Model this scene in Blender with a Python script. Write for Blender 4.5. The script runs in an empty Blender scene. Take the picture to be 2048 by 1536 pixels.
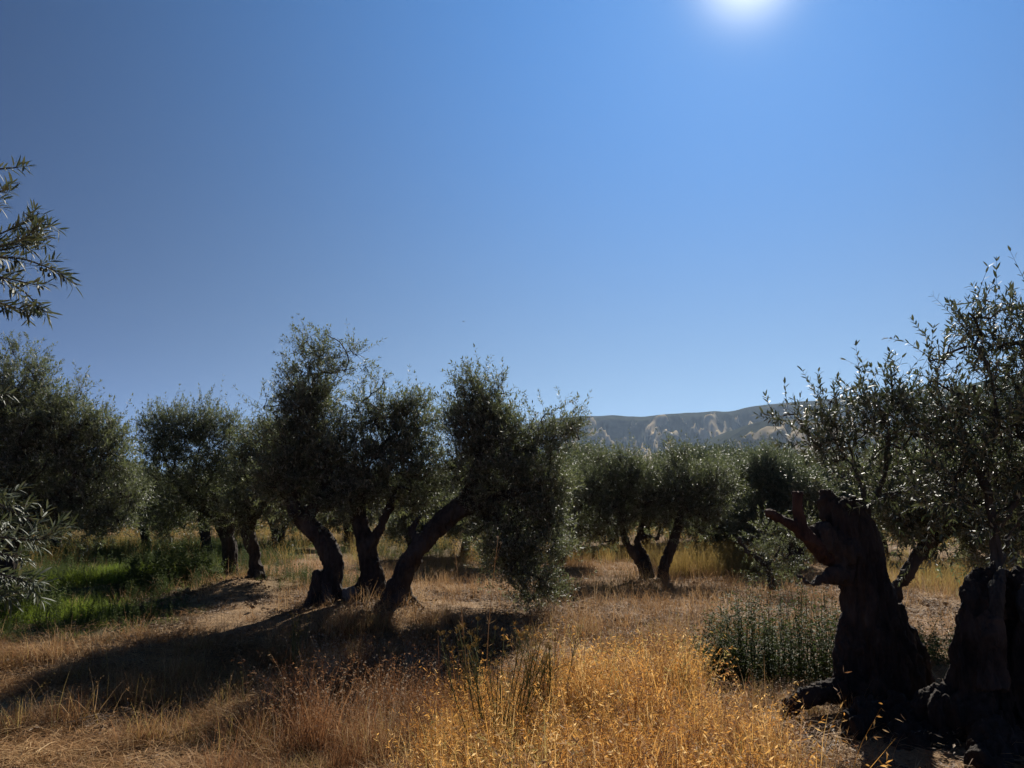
import bpy, math, random
import numpy as np
from mathutils import Vector, Matrix

# ------------------------------------------------------------------ camera, sky, sun
SC = bpy.context.scene
COL = SC.collection
FPX = 1538.0                                  # focal length in photograph pixels (2048 wide)
CAM = np.array([0.0, 0.0, 1.6])
TILT = math.atan(235.0 / FPX)
cam_d = bpy.data.cameras.new('camera')
cam_d.sensor_width = 36.0
cam_d.lens = 36.0 * FPX / 2048.0
cam_d.clip_start = 0.05
cam_d.clip_end = 12000.0
cam = bpy.data.objects.new('camera', cam_d)
COL.objects.link(cam)
cam.location = Vector(CAM)
cam.rotation_euler = (math.pi / 2 + TILT, 0, 0)
SC.camera = cam

SUN_EL = math.radians(35.5)
SUN_AZ = math.radians(18.7)                   # to the right of straight ahead (+Y)
SUN_DIR = Vector((math.sin(SUN_AZ) * math.cos(SUN_EL), math.cos(SUN_AZ) * math.cos(SUN_EL), math.sin(SUN_EL)))
SKY_STRENGTH = 0.05
SUN_STRENGTH = 5.0
EXPOSURE = 0.7

world = bpy.data.worlds.new('World')
SC.world = world
world.use_nodes = True
wn, wl = world.node_tree.nodes, world.node_tree.links
wn.clear()
w_out = wn.new('ShaderNodeOutputWorld')
w_bg = wn.new('ShaderNodeBackground')
w_sky = wn.new('ShaderNodeTexSky')
w_sky.sky_type = 'NISHITA'
w_sky.sun_disc = False
w_sky.sun_elevation = SUN_EL
w_sky.sun_rotation = SUN_AZ
w_sky.altitude = 5000
w_sky.air_density = 0.5
w_sky.dust_density = 1.0
w_sky.ozone_density = 10.0
w_bg.inputs['Strength'].default_value = SKY_STRENGTH
# the bright aureole round the sun, a function of the angle to the sun only
w_tc = wn.new('ShaderNodeTexCoord')
w_dot = wn.new('ShaderNodeVectorMath'); w_dot.operation = 'DOT_PRODUCT'
w_dot.inputs[1].default_value = SUN_DIR
wl.new(w_tc.outputs['Generated'], w_dot.inputs[0])
w_cl = wn.new('ShaderNodeClamp')
wl.new(w_dot.outputs['Value'], w_cl.inputs['Value'])
w_acc = None
for power, gain in ((6.0, (.0378, .1489, .3784)), (90.0, (.03, .03, .015)), (1000.0, (.58, .52, .38))):
    pw = wn.new('ShaderNodeMath'); pw.operation = 'POWER'; pw.inputs[1].default_value = power
    wl.new(w_cl.outputs[0], pw.inputs[0])
    mu = wn.new('ShaderNodeVectorMath'); mu.operation = 'SCALE'
    mu.inputs[0].default_value = [c / SKY_STRENGTH for c in gain]
    wl.new(pw.outputs[0], mu.inputs['Scale'])
    if w_acc is None:
        w_acc = mu
    else:
        ad = wn.new('ShaderNodeVectorMath'); ad.operation = 'ADD'
        wl.new(w_acc.outputs[0], ad.inputs[0]); wl.new(mu.outputs[0], ad.inputs[1])
        w_acc = ad
# paler air low over the horizon, stronger towards the sun
w_sep = wn.new('ShaderNodeSeparateXYZ'); wl.new(w_tc.outputs['Generated'], w_sep.inputs[0])
w_zc = wn.new('ShaderNodeMath'); w_zc.operation = 'MAXIMUM'; w_zc.inputs[1].default_value = 0; wl.new(w_sep.outputs['Z'], w_zc.inputs[0])
w_ze = wn.new('ShaderNodeMath'); w_ze.operation = 'MULTIPLY'; w_ze.inputs[1].default_value = -7.0; wl.new(w_zc.outputs[0], w_ze.inputs[0])
w_ex = wn.new('ShaderNodeMath'); w_ex.operation = 'EXPONENT'; wl.new(w_ze.outputs[0], w_ex.inputs[0])
w_c4 = wn.new('ShaderNodeMath'); w_c4.operation = 'POWER'; w_c4.inputs[1].default_value = 4.0; wl.new(w_cl.outputs[0], w_c4.inputs[0])
w_hm = wn.new('ShaderNodeMath'); w_hm.operation = 'MULTIPLY'; wl.new(w_ex.outputs[0], w_hm.inputs[0]); wl.new(w_c4.outputs[0], w_hm.inputs[1])
w_hs = wn.new('ShaderNodeVectorMath'); w_hs.operation = 'SCALE'; w_hs.inputs[0].default_value = [c / SKY_STRENGTH for c in (.50, .543, .02)]
wl.new(w_hm.outputs[0], w_hs.inputs['Scale'])
w_a2 = wn.new('ShaderNodeVectorMath'); w_a2.operation = 'ADD'
wl.new(w_acc.outputs[0], w_a2.inputs[0]); wl.new(w_hs.outputs[0], w_a2.inputs[1])
w_acc = w_a2
w_add = wn.new('ShaderNodeVectorMath'); w_add.operation = 'ADD'
wl.new(w_sky.outputs['Color'], w_add.inputs[0]); wl.new(w_acc.outputs[0], w_add.inputs[1])
wl.new(w_add.outputs[0], w_bg.inputs['Color'])
wl.new(w_bg.outputs[0], w_out.inputs['Surface'])

sun_d = bpy.data.lights.new('sun', 'SUN')
sun_d.energy = SUN_STRENGTH
sun_d.angle = math.radians(0.53)
sun_d.color = (1.0, 0.93, 0.83)
sun = bpy.data.objects.new('sun', sun_d)
COL.objects.link(sun)
sun.rotation_euler = (-SUN_DIR).to_track_quat('-Z', 'Y').to_euler()

vs = SC.view_settings
vs.view_transform = 'Standard'
vs.look = 'None'
vs.exposure = EXPOSURE
vs.gamma = 1.0
vs.use_curve_mapping = False
SC.render.engine = 'CYCLES'
SC.cycles.max_bounces = 6
SC.cycles.diffuse_bounces = 3
SC.cycles.glossy_bounces = 2
SC.cycles.transmission_bounces = 3
SC.cycles.volume_bounces = 0

# ------------------------------------------------------------------ helpers
def P(u, v, d):
    """point seen at photograph pixel u, v, at d metres straight ahead"""
    cx, cy = (u - 1024.0) / FPX, (768.0 - v) / FPX
    dr = np.array([cx, math.cos(TILT) - cy * math.sin(TILT), math.sin(TILT) + cy * math.cos(TILT)])
    return CAM + dr * (d / dr[1])

def project(p):
    q = np.atleast_2d(p) - CAM
    c, s = math.cos(TILT), math.sin(TILT)
    fw = q[:, 1] * c + q[:, 2] * s
    up = -q[:, 1] * s + q[:, 2] * c
    return 1024 + FPX * q[:, 0] / fw, 768 - FPX * up / fw, fw

def _hash(ix, iy, iz, seed):
    h = (ix.astype(np.int64) * 374761393 + iy.astype(np.int64) * 668265263 + iz.astype(np.int64) * 2147483647 + seed * 1274126177) & 0xFFFFFFFF
    h = ((h ^ (h >> 13)) * 1274126177) & 0xFFFFFFFF
    h = (h ^ (h >> 16)) & 0xFFFFFF
    return h / float(0xFFFFFF) * 2 - 1

def vnoise(p, seed=0):
    p = np.asarray(p, float)
    i = np.floor(p).astype(np.int64); f = p - i
    f = f * f * f * (f * (f * 6 - 15) + 10)
    r = 0
    for dx in (0, 1):
        for dy in (0, 1):
            for dz in (0, 1):
                w = (f[:, 0] if dx else 1 - f[:, 0]) * (f[:, 1] if dy else 1 - f[:, 1]) * (f[:, 2] if dz else 1 - f[:, 2])
                r = r + w * _hash(i[:, 0] + dx, i[:, 1] + dy, i[:, 2] + dz, seed)
    return r

def fbm(p, oct=4, seed=0):
    a, r, q = 1.0, 0, np.asarray(p, float)
    for k in range(oct):
        r = r + a * vnoise(q, seed + k); a *= 0.5; q = q * 2.03
    return r

def n2(x, y, s, seed=0, oct=3):
    x = np.asarray(x, float); y = np.asarray(y, float)
    sh = x.shape
    return fbm(np.stack([x.ravel() * s, y.ravel() * s, np.full(x.size, 0.37)], 1), oct, seed).reshape(sh)

def unit(a):
    return a / np.maximum(np.linalg.norm(a, axis=-1, keepdims=True), 1e-9)

class Geo:
    """collects vertices and faces (tris and quads) for ONE mesh"""
    def __init__(self):
        self.v, self.t, self.q, self.n = [], [], [], 0
    def add(self, v, t=None, q=None):
        v = np.asarray(v, float).reshape(-1, 3)
        if t is not None and len(t): self.t.append(np.asarray(t, np.int64).reshape(-1, 3) + self.n)
        if q is not None and len(q): self.q.append(np.asarray(q, np.int64).reshape(-1, 4) + self.n)
        self.v.append(v); self.n += len(v)
    def mesh(self, name, mat=None, smooth=False):
        me = bpy.data.meshes.new(name)
        v = np.concatenate(self.v) if self.v else np.zeros((0, 3))
        t = np.concatenate(self.t) if self.t else np.zeros((0, 3), np.int64)
        q = np.concatenate(self.q) if self.q else np.zeros((0, 4), np.int64)
        me.vertices.add(len(v)); me.vertices.foreach_set('co', v.astype(np.float32).ravel())
        idx = np.concatenate([t.ravel(), q.ravel()]).astype(np.int32)
        me.loops.add(len(idx)); me.loops.foreach_set('vertex_index', idx)
        st = np.concatenate([np.arange(len(t)) * 3, len(t) * 3 + np.arange(len(q)) * 4]).astype(np.int32)
        me.polygons.add(len(st)); me.polygons.foreach_set('loop_start', st)
        if smooth: me.polygons.foreach_set('use_smooth', np.ones(len(st), bool))
        me.update(calc_edges=True)
        if mat: me.materials.append(mat)
        return me
    def obj(self, name, mat=None, parent=None, smooth=False, kind=None, origin=None):
        if origin is not None:
            self.v = [v - np.asarray(origin) for v in self.v]
        o = bpy.data.objects.new(name, self.mesh(name, mat, smooth))
        COL.objects.link(o)
        if parent is not None: o.parent = parent
        elif origin is not None: o.location = Vector(origin)
        if kind: o['kind'] = kind
        return o

def tube(g, pts, rad, sides=6, cap=True):
    pts = np.asarray(pts, float); rad = np.asarray(rad, float); n = len(pts)
    tg = unit(np.gradient(pts, axis=0))
    ref = np.array([0.31, 0.77, 0.12]); ref = ref if abs(np.dot(unit(ref), tg[0])) < .95 else np.array([1., 0, 0])
    a = unit(np.cross(tg, ref)); b = np.cross(tg, a)
    th = np.arange(sides) * 2 * math.pi / sides
    v = pts[:, None] + rad[:, None, None] * (np.cos(th)[None, :, None] * a[:, None] + np.sin(th)[None, :, None] * b[:, None])
    v = v.reshape(-1, 3)
    i = np.arange(n - 1)[:, None] * sides; j = np.arange(sides)[None]
    j2 = (j + 1) % sides
    q = np.stack([i + j, i + j2, i + sides + j2, i + sides + j], -1).reshape(-1, 4)
    t = []
    if cap:
        v = np.concatenate([v, pts[:1], pts[-1:]])
        c0, c1 = n * sides, n * sides + 1
        for k in range(sides):
            k2 = (k + 1) % sides
            t.append((c0, k2, k)); t.append((c1, (n - 1) * sides + k, (n - 1) * sides + k2))
    g.add(v, t, q)

def spline(pts, n):
    """Catmull-Rom through rows of any width"""
    p = np.asarray(pts, float)
    if len(p) == 2: 
        s = np.linspace(0, 1, n)[:, None]; return p[0] * (1 - s) + p[1] * s
    p = np.concatenate([2 * p[:1] - p[1:2], p, 2 * p[-1:] - p[-2:-1]])
    out = []
    m = len(p) - 3
    for s in np.linspace(0, m - 1e-6, n):
        k = int(s); t = s - k
        a, b, c, d = p[k:k + 4]
        out.append(.5 * ((2 * b) + (-a + c) * t + (2 * a - 5 * b + 4 * c - d) * t * t + (-a + 3 * b - 3 * c + d) * t ** 3))
    return np.array(out)

def tag(o, label=None, cat=None, group=None, kind=None):
    if label: o['label'] = label
    if cat: o['category'] = cat
    if group: o['group'] = group
    if kind: o['kind'] = kind
    return o

def empty(name, loc):
    o = bpy.data.objects.new(name, None); COL.objects.link(o)
    o.location = Vector(loc); o.empty_display_size = .2
    return o

# ------------------------------------------------------------------ materials
def new_mat(name):
    m = bpy.data.materials.new(name); m.use_nodes = True
    nt = m.node_tree; nt.nodes.clear()
    return m, nt.nodes, nt.links

def ramp(nodes, links, fac, stops):
    r = nodes.new('ShaderNodeValToRGB')
    e = r.color_ramp.elements
    while len(e) < len(stops): e.new(.5)
    for k, (pos, c) in enumerate(stops):
        e[k].position = pos; e[k].color = (*c, 1)
    links.new(fac, r.inputs['Fac'])
    return r.outputs['Color']

def noise(nodes, links, scale, detail=4, rough=.55, vec=None, coord='Object'):
    n = nodes.new('ShaderNodeTexNoise')
    n.inputs['Scale'].default_value = scale; n.inputs['Detail'].default_value = detail; n.inputs['Roughness'].default_value = rough
    if vec is None:
        tc = nodes.new('ShaderNodeTexCoord'); vec = tc.outputs[coord]
    links.new(vec, n.inputs['Vector'])
    return n

def mix_col(nodes, links, fac, a, b, blend='MIX'):
    m = nodes.new('ShaderNodeMix'); m.data_type = 'RGBA'; m.blend_type = blend
    for sock, val in ((m.inputs[0], fac), (m.inputs[6], a), (m.inputs[7], b)):
        if hasattr(val, 'is_output'): links.new(val, sock)
        elif isinstance(val, (int, float)): sock.default_value = val
        else: sock.default_value = (*val, 1)
    return m.outputs[2]

def leaf_material(name, top, under, trans, trans_w, rough=.52, spec=.4, vary=.35):
    m, n, l = new_mat(name)
    out = n.new('ShaderNodeOutputMaterial')
    geo = n.new('ShaderNodeNewGeometry')
    rnd = n.new('ShaderNodeMath'); rnd.operation = 'MULTIPLY_ADD'
    l.new(geo.outputs['Random Per Island'], rnd.inputs[0]); rnd.inputs[1].default_value = 2 * vary; rnd.inputs[2].default_value = 1 - vary
    col = mix_col(n, l, geo.outputs['Backfacing'], top, under)
    hs = n.new('ShaderNodeHueSaturation')
    l.new(col, hs.inputs['Color']); l.new(rnd.outputs[0], hs.inputs['Value'])
    bs = n.new('ShaderNodeBsdfPrincipled')
    l.new(hs.outputs['Color'], bs.inputs['Base Color'])
    bs.inputs['Roughness'].default_value = rough
    bs.inputs['Specular IOR Level'].default_value = spec
    tr = n.new('ShaderNodeBsdfTranslucent'); tr.inputs['Color'].default_value = (*trans, 1)
    mx = n.new('ShaderNodeMixShader'); mx.inputs[0].default_value = trans_w
    l.new(bs.outputs[0], mx.inputs[1]); l.new(tr.outputs[0], mx.inputs[2]); l.new(mx.outputs[0], out.inputs['Surface'])
    return m

def grass_material(name, stops, trans_w=.45, rough=.65, spec=.12, patch=.5):
    """stops: colours picked at random for each tuft; a little noise within"""
    m, n, l = new_mat(name)
    out = n.new('ShaderNodeOutputMaterial')
    oi = n.new('ShaderNodeObjectInfo')
    geo = n.new('ShaderNodeNewGeometry')
    ad = n.new('ShaderNodeMath'); ad.operation = 'MULTIPLY_ADD'
    l.new(geo.outputs['Random Per Island'], ad.inputs[0]); ad.inputs[1].default_value = .5
    hf = n.new('ShaderNodeMath'); hf.operation = 'MULTIPLY_ADD'; hf.inputs[1].default_value = .5
    pn = noise(n, l, .9, 2, .5, oi.outputs['Location'])        # patches across the field
    p2 = n.new('ShaderNodeMath'); p2.operation = 'MULTIPLY_ADD'; p2.inputs[1].default_value = 1.6 * patch; p2.inputs[2].default_value = -.8 * patch
    l.new(pn.outputs['Fac'], p2.inputs[0]); l.new(p2.outputs[0], hf.inputs[2])
    l.new(oi.outputs['Random'], hf.inputs[0]); l.new(hf.outputs[0], ad.inputs[2])
    col = ramp(n, l, ad.outputs[0], stops)
    bs = n.new('ShaderNodeBsdfPrincipled')
    l.new(col, bs.inputs['Base Color']); bs.inputs['Roughness'].default_value = rough
    bs.inputs['Specular IOR Level'].default_value = spec
    tr = n.new('ShaderNodeBsdfTranslucent'); l.new(col, tr.inputs['Color'])
    mx = n.new('ShaderNodeMixShader'); mx.inputs[0].default_value = trans_w
    l.new(bs.outputs[0], mx.inputs[1]); l.new(tr.outputs[0], mx.inputs[2]); l.new(mx.outputs[0], out.inputs['Surface'])
    return m

def bark_material(name, dark, mid, pale, scale=1.0, bump=.6, dist=.03):
    m, n, l = new_mat(name)
    out = n.new('ShaderNodeOutputMaterial')
    tc = n.new('ShaderNodeTexCoord')
    mp = n.new('ShaderNodeMapping'); mp.inputs['Scale'].default_value = (9 * scale, 9 * scale, 2.2 * scale)
    l.new(tc.outputs['Object'], mp.inputs['Vector'])
    a = noise(n, l, 1.6, 7, .65, mp.outputs[0])
    a.inputs['Distortion'].default_value = .8
    b = noise(n, l, 14 * scale, 5, .6, tc.outputs['Object'])
    big = noise(n, l, 2.2 * scale, 3, .5, tc.outputs['Object'])
    c1 = ramp(n, l, a.outputs['Fac'], [(.34, dark), (.52, mid), (.72, pale)])
    c2 = mix_col(n, l, .55, c1, ramp(n, l, b.outputs['Fac'], [(.3, dark), (.7, mid)]))
    c3 = mix_col(n, l, ramp(n, l, big.outputs['Fac'], [(.45, (0, 0, 0)), (.7, (.6, .6, .6))]), c2, pale)
    bs = n.new('ShaderNodeBsdfPrincipled'); bs.inputs['Roughness'].default_value = .9
    bs.inputs['Specular IOR Level'].default_value = .2
    l.new(c3, bs.inputs['Base Color'])
    sm = n.new('ShaderNodeMath'); sm.operation = 'MULTIPLY_ADD'; sm.inputs[1].default_value = .4
    l.new(b.outputs['Fac'], sm.inputs[0]); l.new(a.outputs['Fac'], sm.inputs[2])
    bp = n.new('ShaderNodeBump'); bp.inputs['Strength'].default_value = bump; bp.inputs['Distance'].default_value = dist
    l.new(sm.outputs[0], bp.inputs['Height']); l.new(bp.outputs[0], bs.inputs['Normal'])
    l.new(bs.outputs[0], out.inputs['Surface'])
    return m

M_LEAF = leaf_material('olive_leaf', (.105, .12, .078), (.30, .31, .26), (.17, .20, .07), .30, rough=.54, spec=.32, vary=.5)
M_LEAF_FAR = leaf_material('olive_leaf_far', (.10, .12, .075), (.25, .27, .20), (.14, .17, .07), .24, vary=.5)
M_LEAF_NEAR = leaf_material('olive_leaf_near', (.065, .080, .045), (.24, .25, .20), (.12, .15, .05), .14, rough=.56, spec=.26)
M_BARK = bark_material('olive_bark', (.022, .017, .014), (.055, .042, .032), (.12, .10, .08), 1.3, .9, .03)
M_BARK_OLD = bark_material('old_olive_bark', (.016, .012, .010), (.042, .032, .025), (.10, .08, .064), 1.3, 1.0, .035)
M_STUB = bark_material('reddish_cut_wood', (.02, .013, .011), (.055, .030, .022), (.12, .07, .048), 2.0, .6, .015)
M_TWIG = bark_material('twig_bark', (.03, .026, .02), (.07, .062, .05), (.12, .11, .09), 2, .2, .005)
M_DEAD = bark_material('bleached_dead_wood', (.022, .021, .018), (.055, .052, .045), (.11, .105, .092), 1.6, 1.0, .03)
M_FRUIT = leaf_material('olive_fruit', (.03, .035, .015), (.03, .035, .015), (0, 0, 0), 0, .3)

M_GOLD = grass_material('golden_grass', [(0, (.22, .09, .025)), (.3, (.48, .22, .05)), (.6, (.66, .37, .10)), (1, (.80, .60, .30))], .6)
M_THATCH = grass_material('dead_thatch', [(0, (.05, .03, .015)), (.6, (.12, .07, .03)), (1, (.20, .12, .06))], .2)
M_OCHRE = grass_material('ochre_grass', [(0, (.20, .14, .045)), (.5, (.40, .27, .085)), (1, (.38, .34, .13))], .45)
M_RUSSET = grass_material('russet_grass', [(0, (.085, .036, .018)), (.45, (.26, .12, .05)), (.8, (.40, .23, .11)), (1, (.56, .40, .23))], .4)
M_STRAW = grass_material('straw', [(0, (.14, .07, .03)), (.45, (.38, .215, .09)), (1, (.60, .43, .23))], .36)
M_GREEN = grass_material('green_grass', [(0, (.06, .08, .016)), (.55, (.12, .155, .026)), (1, (.21, .25, .045))], .5)
M_WEED = grass_material('weed_leaf', [(0, (.05, .07, .02)), (.5, (.085, .115, .03)), (1, (.13, .165, .045))], .35)
M_LITTER = grass_material('fallen_leaf', [(0, (.05, .03, .018)), (.5, (.14, .085, .045)), (1, (.30, .23, .16))], .1)
M_FENNEL = grass_material('fennel_stem', [(0, (.07, .08, .025)), (1, (.15, .15, .05))], .15)
M_SEED = grass_material('seed_head', [(0, (.34, .25, .16)), (1, (.56, .47, .36))], .4)
M_LIME = grass_material('painted_sun_grass', [(0, (.13, .18, .02)), (1, (.22, .29, .04))], .5)  # sunlight put into the colour of the brighter hollow grass

# ------------------------------------------------------------------ terrain
def gz(x, y):
    """height of the ground"""
    x = np.asarray(x, float); y = np.asarray(y, float)
    r = np.hypot(x, y)
    fade = np.clip((r - 1.2) / 2.0, 0, 1) * np.clip(1.2 - r / 220.0, 0, 1)
    z = (n2(x, y, .35, 3) * .07 + n2(x, y, 1.3, 7) * .05 + n2(x, y, 4.5, 9, 2) * .016 * np.clip(1.3 - r / 25, 0, 1)) * fade
    z = z + .26 * np.exp(-(((x + 4.9) / 1.1) ** 2 + ((y - 14.0) / 1.5) ** 2))      # bare bank by the leaning trunk
    z = z + .16 * np.exp(-(((x + 2.2) / 1.7) ** 2 + ((y - 11.8) / 1.3) ** 2))      # rise under the three trunks
    z = z + .16 * np.exp(-(((x - 3.4) / 1.0) ** 2 + ((y - 5.6) / .9) ** 2))        # root mound of the old trees
    z = z - .18 * np.exp(-(((x + 7.0) / 2.2) ** 2 + ((y - 12.5) / 2.5) ** 2))      # green hollow on the left
    ss = lambda t: np.clip(t, 0, 1) ** 2 * (3 - 2 * np.clip(t, 0, 1))
    z = z - .30 * ss((10.8 - y) / 3.2) * ss((.9 - x) / 1.6)                         # the near left lies lower than the tree bank
    return z

def ground_material():
    m, n, l = new_mat('dry_earth')
    out = n.new('ShaderNodeOutputMaterial')
    a = noise(n, l, .55, 6, .6); b = noise(n, l, 7, 6, .65); c = noise(n, l, 60, 3, .6)
    base = ramp(n, l, a.outputs['Fac'], [(.3, (.11, .064, .033)), (.5, (.23, .138, .07)), (.72, (.36, .23, .12))])
    mid = mix_col(n, l, .5, base, ramp(n, l, b.outputs['Fac'], [(.3, (.07, .042, .025)), (.55, (.23, .14, .068)), (.75, (.38, .26, .135))]))
    fin = mix_col(n, l, .35, mid, ramp(n, l, c.outputs['Fac'], [(.35, (.09, .055, .035)), (.65, (.42, .31, .18))]))
    gr = n.new('ShaderNodeAttribute'); gr.attribute_name = 'green'
    fin = mix_col(n, l, gr.outputs['Fac'], fin, (.055, .07, .025))
    bs = n.new('ShaderNodeBsdfPrincipled'); bs.inputs['Roughness'].default_value = .95; bs.inputs['Specular IOR Level'].default_value = .1
    l.new(fin, bs.inputs['Base Color'])
    sm = n.new('ShaderNodeMath'); sm.operation = 'MULTIPLY_ADD'; sm.inputs[1].default_value = .3
    l.new(c.outputs['Fac'], sm.inputs[0]); l.new(b.outputs['Fac'], sm.inputs[2])
    bp = n.new('ShaderNodeBump'); bp.inputs['Strength'].default_value = .8; bp.inputs['Distance'].default_value = .06
    l.new(sm.outputs[0], bp.inputs['Height']); l.new(bp.outputs[0], bs.inputs['Normal'])
    l.new(bs.outputs[0], out.inputs['Surface'])
    return m

def green_mask(x, y):
    """1 where the ground is overgrown green (left hollow)"""
    edge = -4.5 - .12 * (y - 10) + .5 * n2(x, y, .5, 21, 2)
    g = np.clip((edge - x) / .8, 0, 1) * np.clip((y - (10.0 + .5 * n2(x, y, .4, 5, 2))) / .7, 0, 1) * np.clip((36 - y) / 8, 0, 1)
    g2 = .35 * np.clip((n2(x, y, .28, 33, 2) - .15) * 3, 0, 1) * np.clip((y - 12.5) / 2, 0, 1)
    return np.clip(np.maximum(g, g2), 0, 1)

def build_ground():
    def axis(lo, hi, fine, step0, growth):
        a = [0.0]; s = step0
        while a[-1] < hi:
            a.append(a[-1] + s)
            if a[-1] > fine: s *= growth
        return np.array(a)
    xp = axis(0, 4200, 11, .14, 1.13)
    xs = np.concatenate([-xp[:0:-1], xp])
    yp = axis(0, 4600, 22, .14, 1.12)
    yn = axis(0, 300, 3, .4, 1.4)
    ys = np.concatenate([-yn[:0:-1], yp])
    X, Y = np.meshgrid(xs, ys)
    Z = gz(X, Y)
    far = np.clip((np.hypot(X, Y) - 60) / 400, 0, 1)
    Z = Z - 0.0 * far
    V = np.stack([X.ravel(), Y.ravel(), Z.ravel()], 1)
    nx, ny = len(xs), len(ys)
    i = np.arange(ny - 1)[:, None] * nx + np.arange(nx - 1)[None]
    q = np.stack([i, i + 1, i + 1 + nx, i + nx], -1).reshape(-1, 4)
    g = Geo(); g.add(V, None, q)
    o = g.obj('ground', ground_material(), smooth=True, kind='structure')
    at = o.data.attributes.new('green', 'FLOAT', 'POINT')
    gm = green_mask(X, Y)
    gm = np.where(Y > 60, .35, gm)
    at.data.foreach_set('value', gm.ravel().astype(np.float32))
    return o
build_ground()

def hill_material(name, scrub, soil, soil2, cover):
    m, n, l = new_mat(name)
    out = n.new('ShaderNodeOutputMaterial')
    at = n.new('ShaderNodeAttribute'); at.attribute_name = 'bare'
    a = noise(n, l, .012, 6, .65); b = noise(n, l, .045, 6, .75)
    mx = n.new('ShaderNodeMath'); mx.operation = 'MULTIPLY_ADD'; mx.inputs[1].default_value = .55
    l.new(b.outputs['Fac'], mx.inputs[0]); l.new(at.outputs['Fac'], mx.inputs[2])
    f = ramp(n, l, mx.outputs[0], [(cover - .10, (0, 0, 0)), (cover + .07, (1, 1, 1))])
    sc = mix_col(n, l, ramp(n, l, b.outputs['Fac'], [(.35, (0, 0, 0)), (.65, (1, 1, 1))]), scrub, tuple(.45 * s for s in scrub))
    so = mix_col(n, l, a.outputs['Fac'], soil, soil2)
    bs = n.new('ShaderNodeBsdfPrincipled'); bs.inputs['Roughness'].default_value = 1; bs.inputs['Specular IOR Level'].default_value = 0
    l.new(mix_col(n, l, f, sc, so), bs.inputs['Base Color'])
    l.new(bs.outputs[0], out.inputs['Surface'])
    return m

def build_hill(name, sky_uv, d_foot, d_crest, d_back, nx, ny, gully, gscale, mat, seed, prof):
    us = np.linspace(sky_uv[0][0], sky_uv[-1][0], nx)
    vs_ = np.interp(us, [p[0] for p in sky_uv], [p[1] for p in sky_uv])
    k = np.ones(9) / 9; pad = np.pad(vs_, 4, mode='edge'); vs_ = np.convolve(pad, k, 'valid')
    crest = np.array([P(u, v, d_crest) for u, v in zip(us, vs_)])
    hx, hz = crest[:, 0], np.maximum(crest[:, 2], .0)
    t = np.concatenate([np.linspace(0, 1, ny), np.linspace(1, 1.6, 12)[1:]])
    X = np.repeat(hx[None], len(t), 0)
    Y = np.where(t[:, None] <= 1, d_foot + (d_crest - d_foot) * t[:, None], d_crest + (d_back - d_crest) * (t[:, None] - 1) / .6) * np.ones_like(X)
    T = np.clip(t, 0, 1)[:, None] * np.ones_like(X)
    warp = n2(X, Y * .5, gscale * .8, seed + 4, 2) * .28 / gscale
    slant = (Y - d_foot) * .18
    r1 = 1 - np.abs(n2(X + warp + slant, Y * .09, gscale, seed, 2)) * 2.0
    r2 = 1 - np.abs(n2(X + warp * .8 - slant * 1.6, Y * .16, gscale * 3.0, seed + 9, 3)) * 1.8
    ridge = .54 * r1 + .46 * r2
    prof_t = np.interp(T, prof[0], prof[1])
    shape = np.interp(T, [0, .25, .6, .84, .93, 1], [0, .7, 1, .8, .12, 0])
    Z = hz[None] * prof_t + gully * hz[None] * (ridge - .6) * shape
    Z = Z + np.where(T >= 1, n2(X, Y, .02, 77, 2) * 2.0, 0)
    Z = np.maximum(Z, -.8)
    Z[0] = -.8
    # bare earth along the spur crests, scrub in the gullies and on the flat top
    bare = np.clip((ridge - .55) * 1.5, -.25, .7) + .18 * n2(X, Y, .004, 91, 2)
    bare = bare * np.interp(T, [0, .3, .85, .93, 1], [.4, .8, 1.2, .1, 0]) - np.interp(T, [.86, .93], [0, .25])
    V = np.stack([X.ravel(), Y.ravel(), Z.ravel()], 1)
    i = np.arange(len(t) - 1)[:, None] * nx + np.arange(nx - 1)[None]
    q = np.stack([i, i + 1, i + 1 + nx, i + nx], -1).reshape(-1, 4)
    g = Geo(); g.add(V, None, q)
    o = g.obj(name, mat, smooth=True, kind='structure')
    at = o.data.attributes.new('bare', 'FLOAT', 'POINT'); at.data.foreach_set('value', bare.ravel().astype(np.float32))
    return o

M_HILL = hill_material('scrub_hillside', (.060, .066, .045), (.36, .28, .17), (.46, .37, .23), .42)
M_HILL2 = hill_material('wooded_hillside', (.045, .058, .03), (.2, .16, .1), (.25, .2, .12), .75)
SKYLINE = [(780, 1003), (860, 960), (940, 890), (1000, 862), (1040, 850), (1100, 838), (1150, 833), (1210, 831), (1260, 833), (1300, 832),
           (1345, 826), (1380, 827), (1420, 822), (1460, 824), (1500, 812), (1560, 806), (1640, 800), (1720, 790), (1800, 780), (1860, 774),
           (1950, 770), (2048, 766), (2200, 750), (2500, 745), (2900, 760)]
build_hill('hills', SKYLINE, 1750, 2600, 3600, 500, 125, .34, .0110, M_HILL, 11,
           ((0, .2, .45, .62, .80, .9, 1), (0, .16, .38, .55, .76, .93, 1.0)))
FOOT = [(1330, 1000), (1400, 930), (1450, 880), (1500, 850), (1545, 835), (1600, 838), (1680, 850), (1760, 870), (1850, 900), (1950, 1000)]
build_hill('hills', FOOT, 1300, 1720, 2000, 220, 80, .22, .012, M_HILL, 31,
           ((0, .3, .6, .85, 1), (0, .22, .58, .9, 1.0)))
NEARHILL = [(1860, 1000), (1920, 920), (1960, 862), (1995, 800), (2025, 772), (2060, 748), (2150, 715), (2350, 690), (2600, 700), (2900, 800)]
build_hill('hills', NEARHILL, 620, 900, 1150, 160, 60, .08, .02, M_HILL2, 51,
           ((0, .3, .6, .85, 1), (0, .25, .62, .9, 1.0)))

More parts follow.
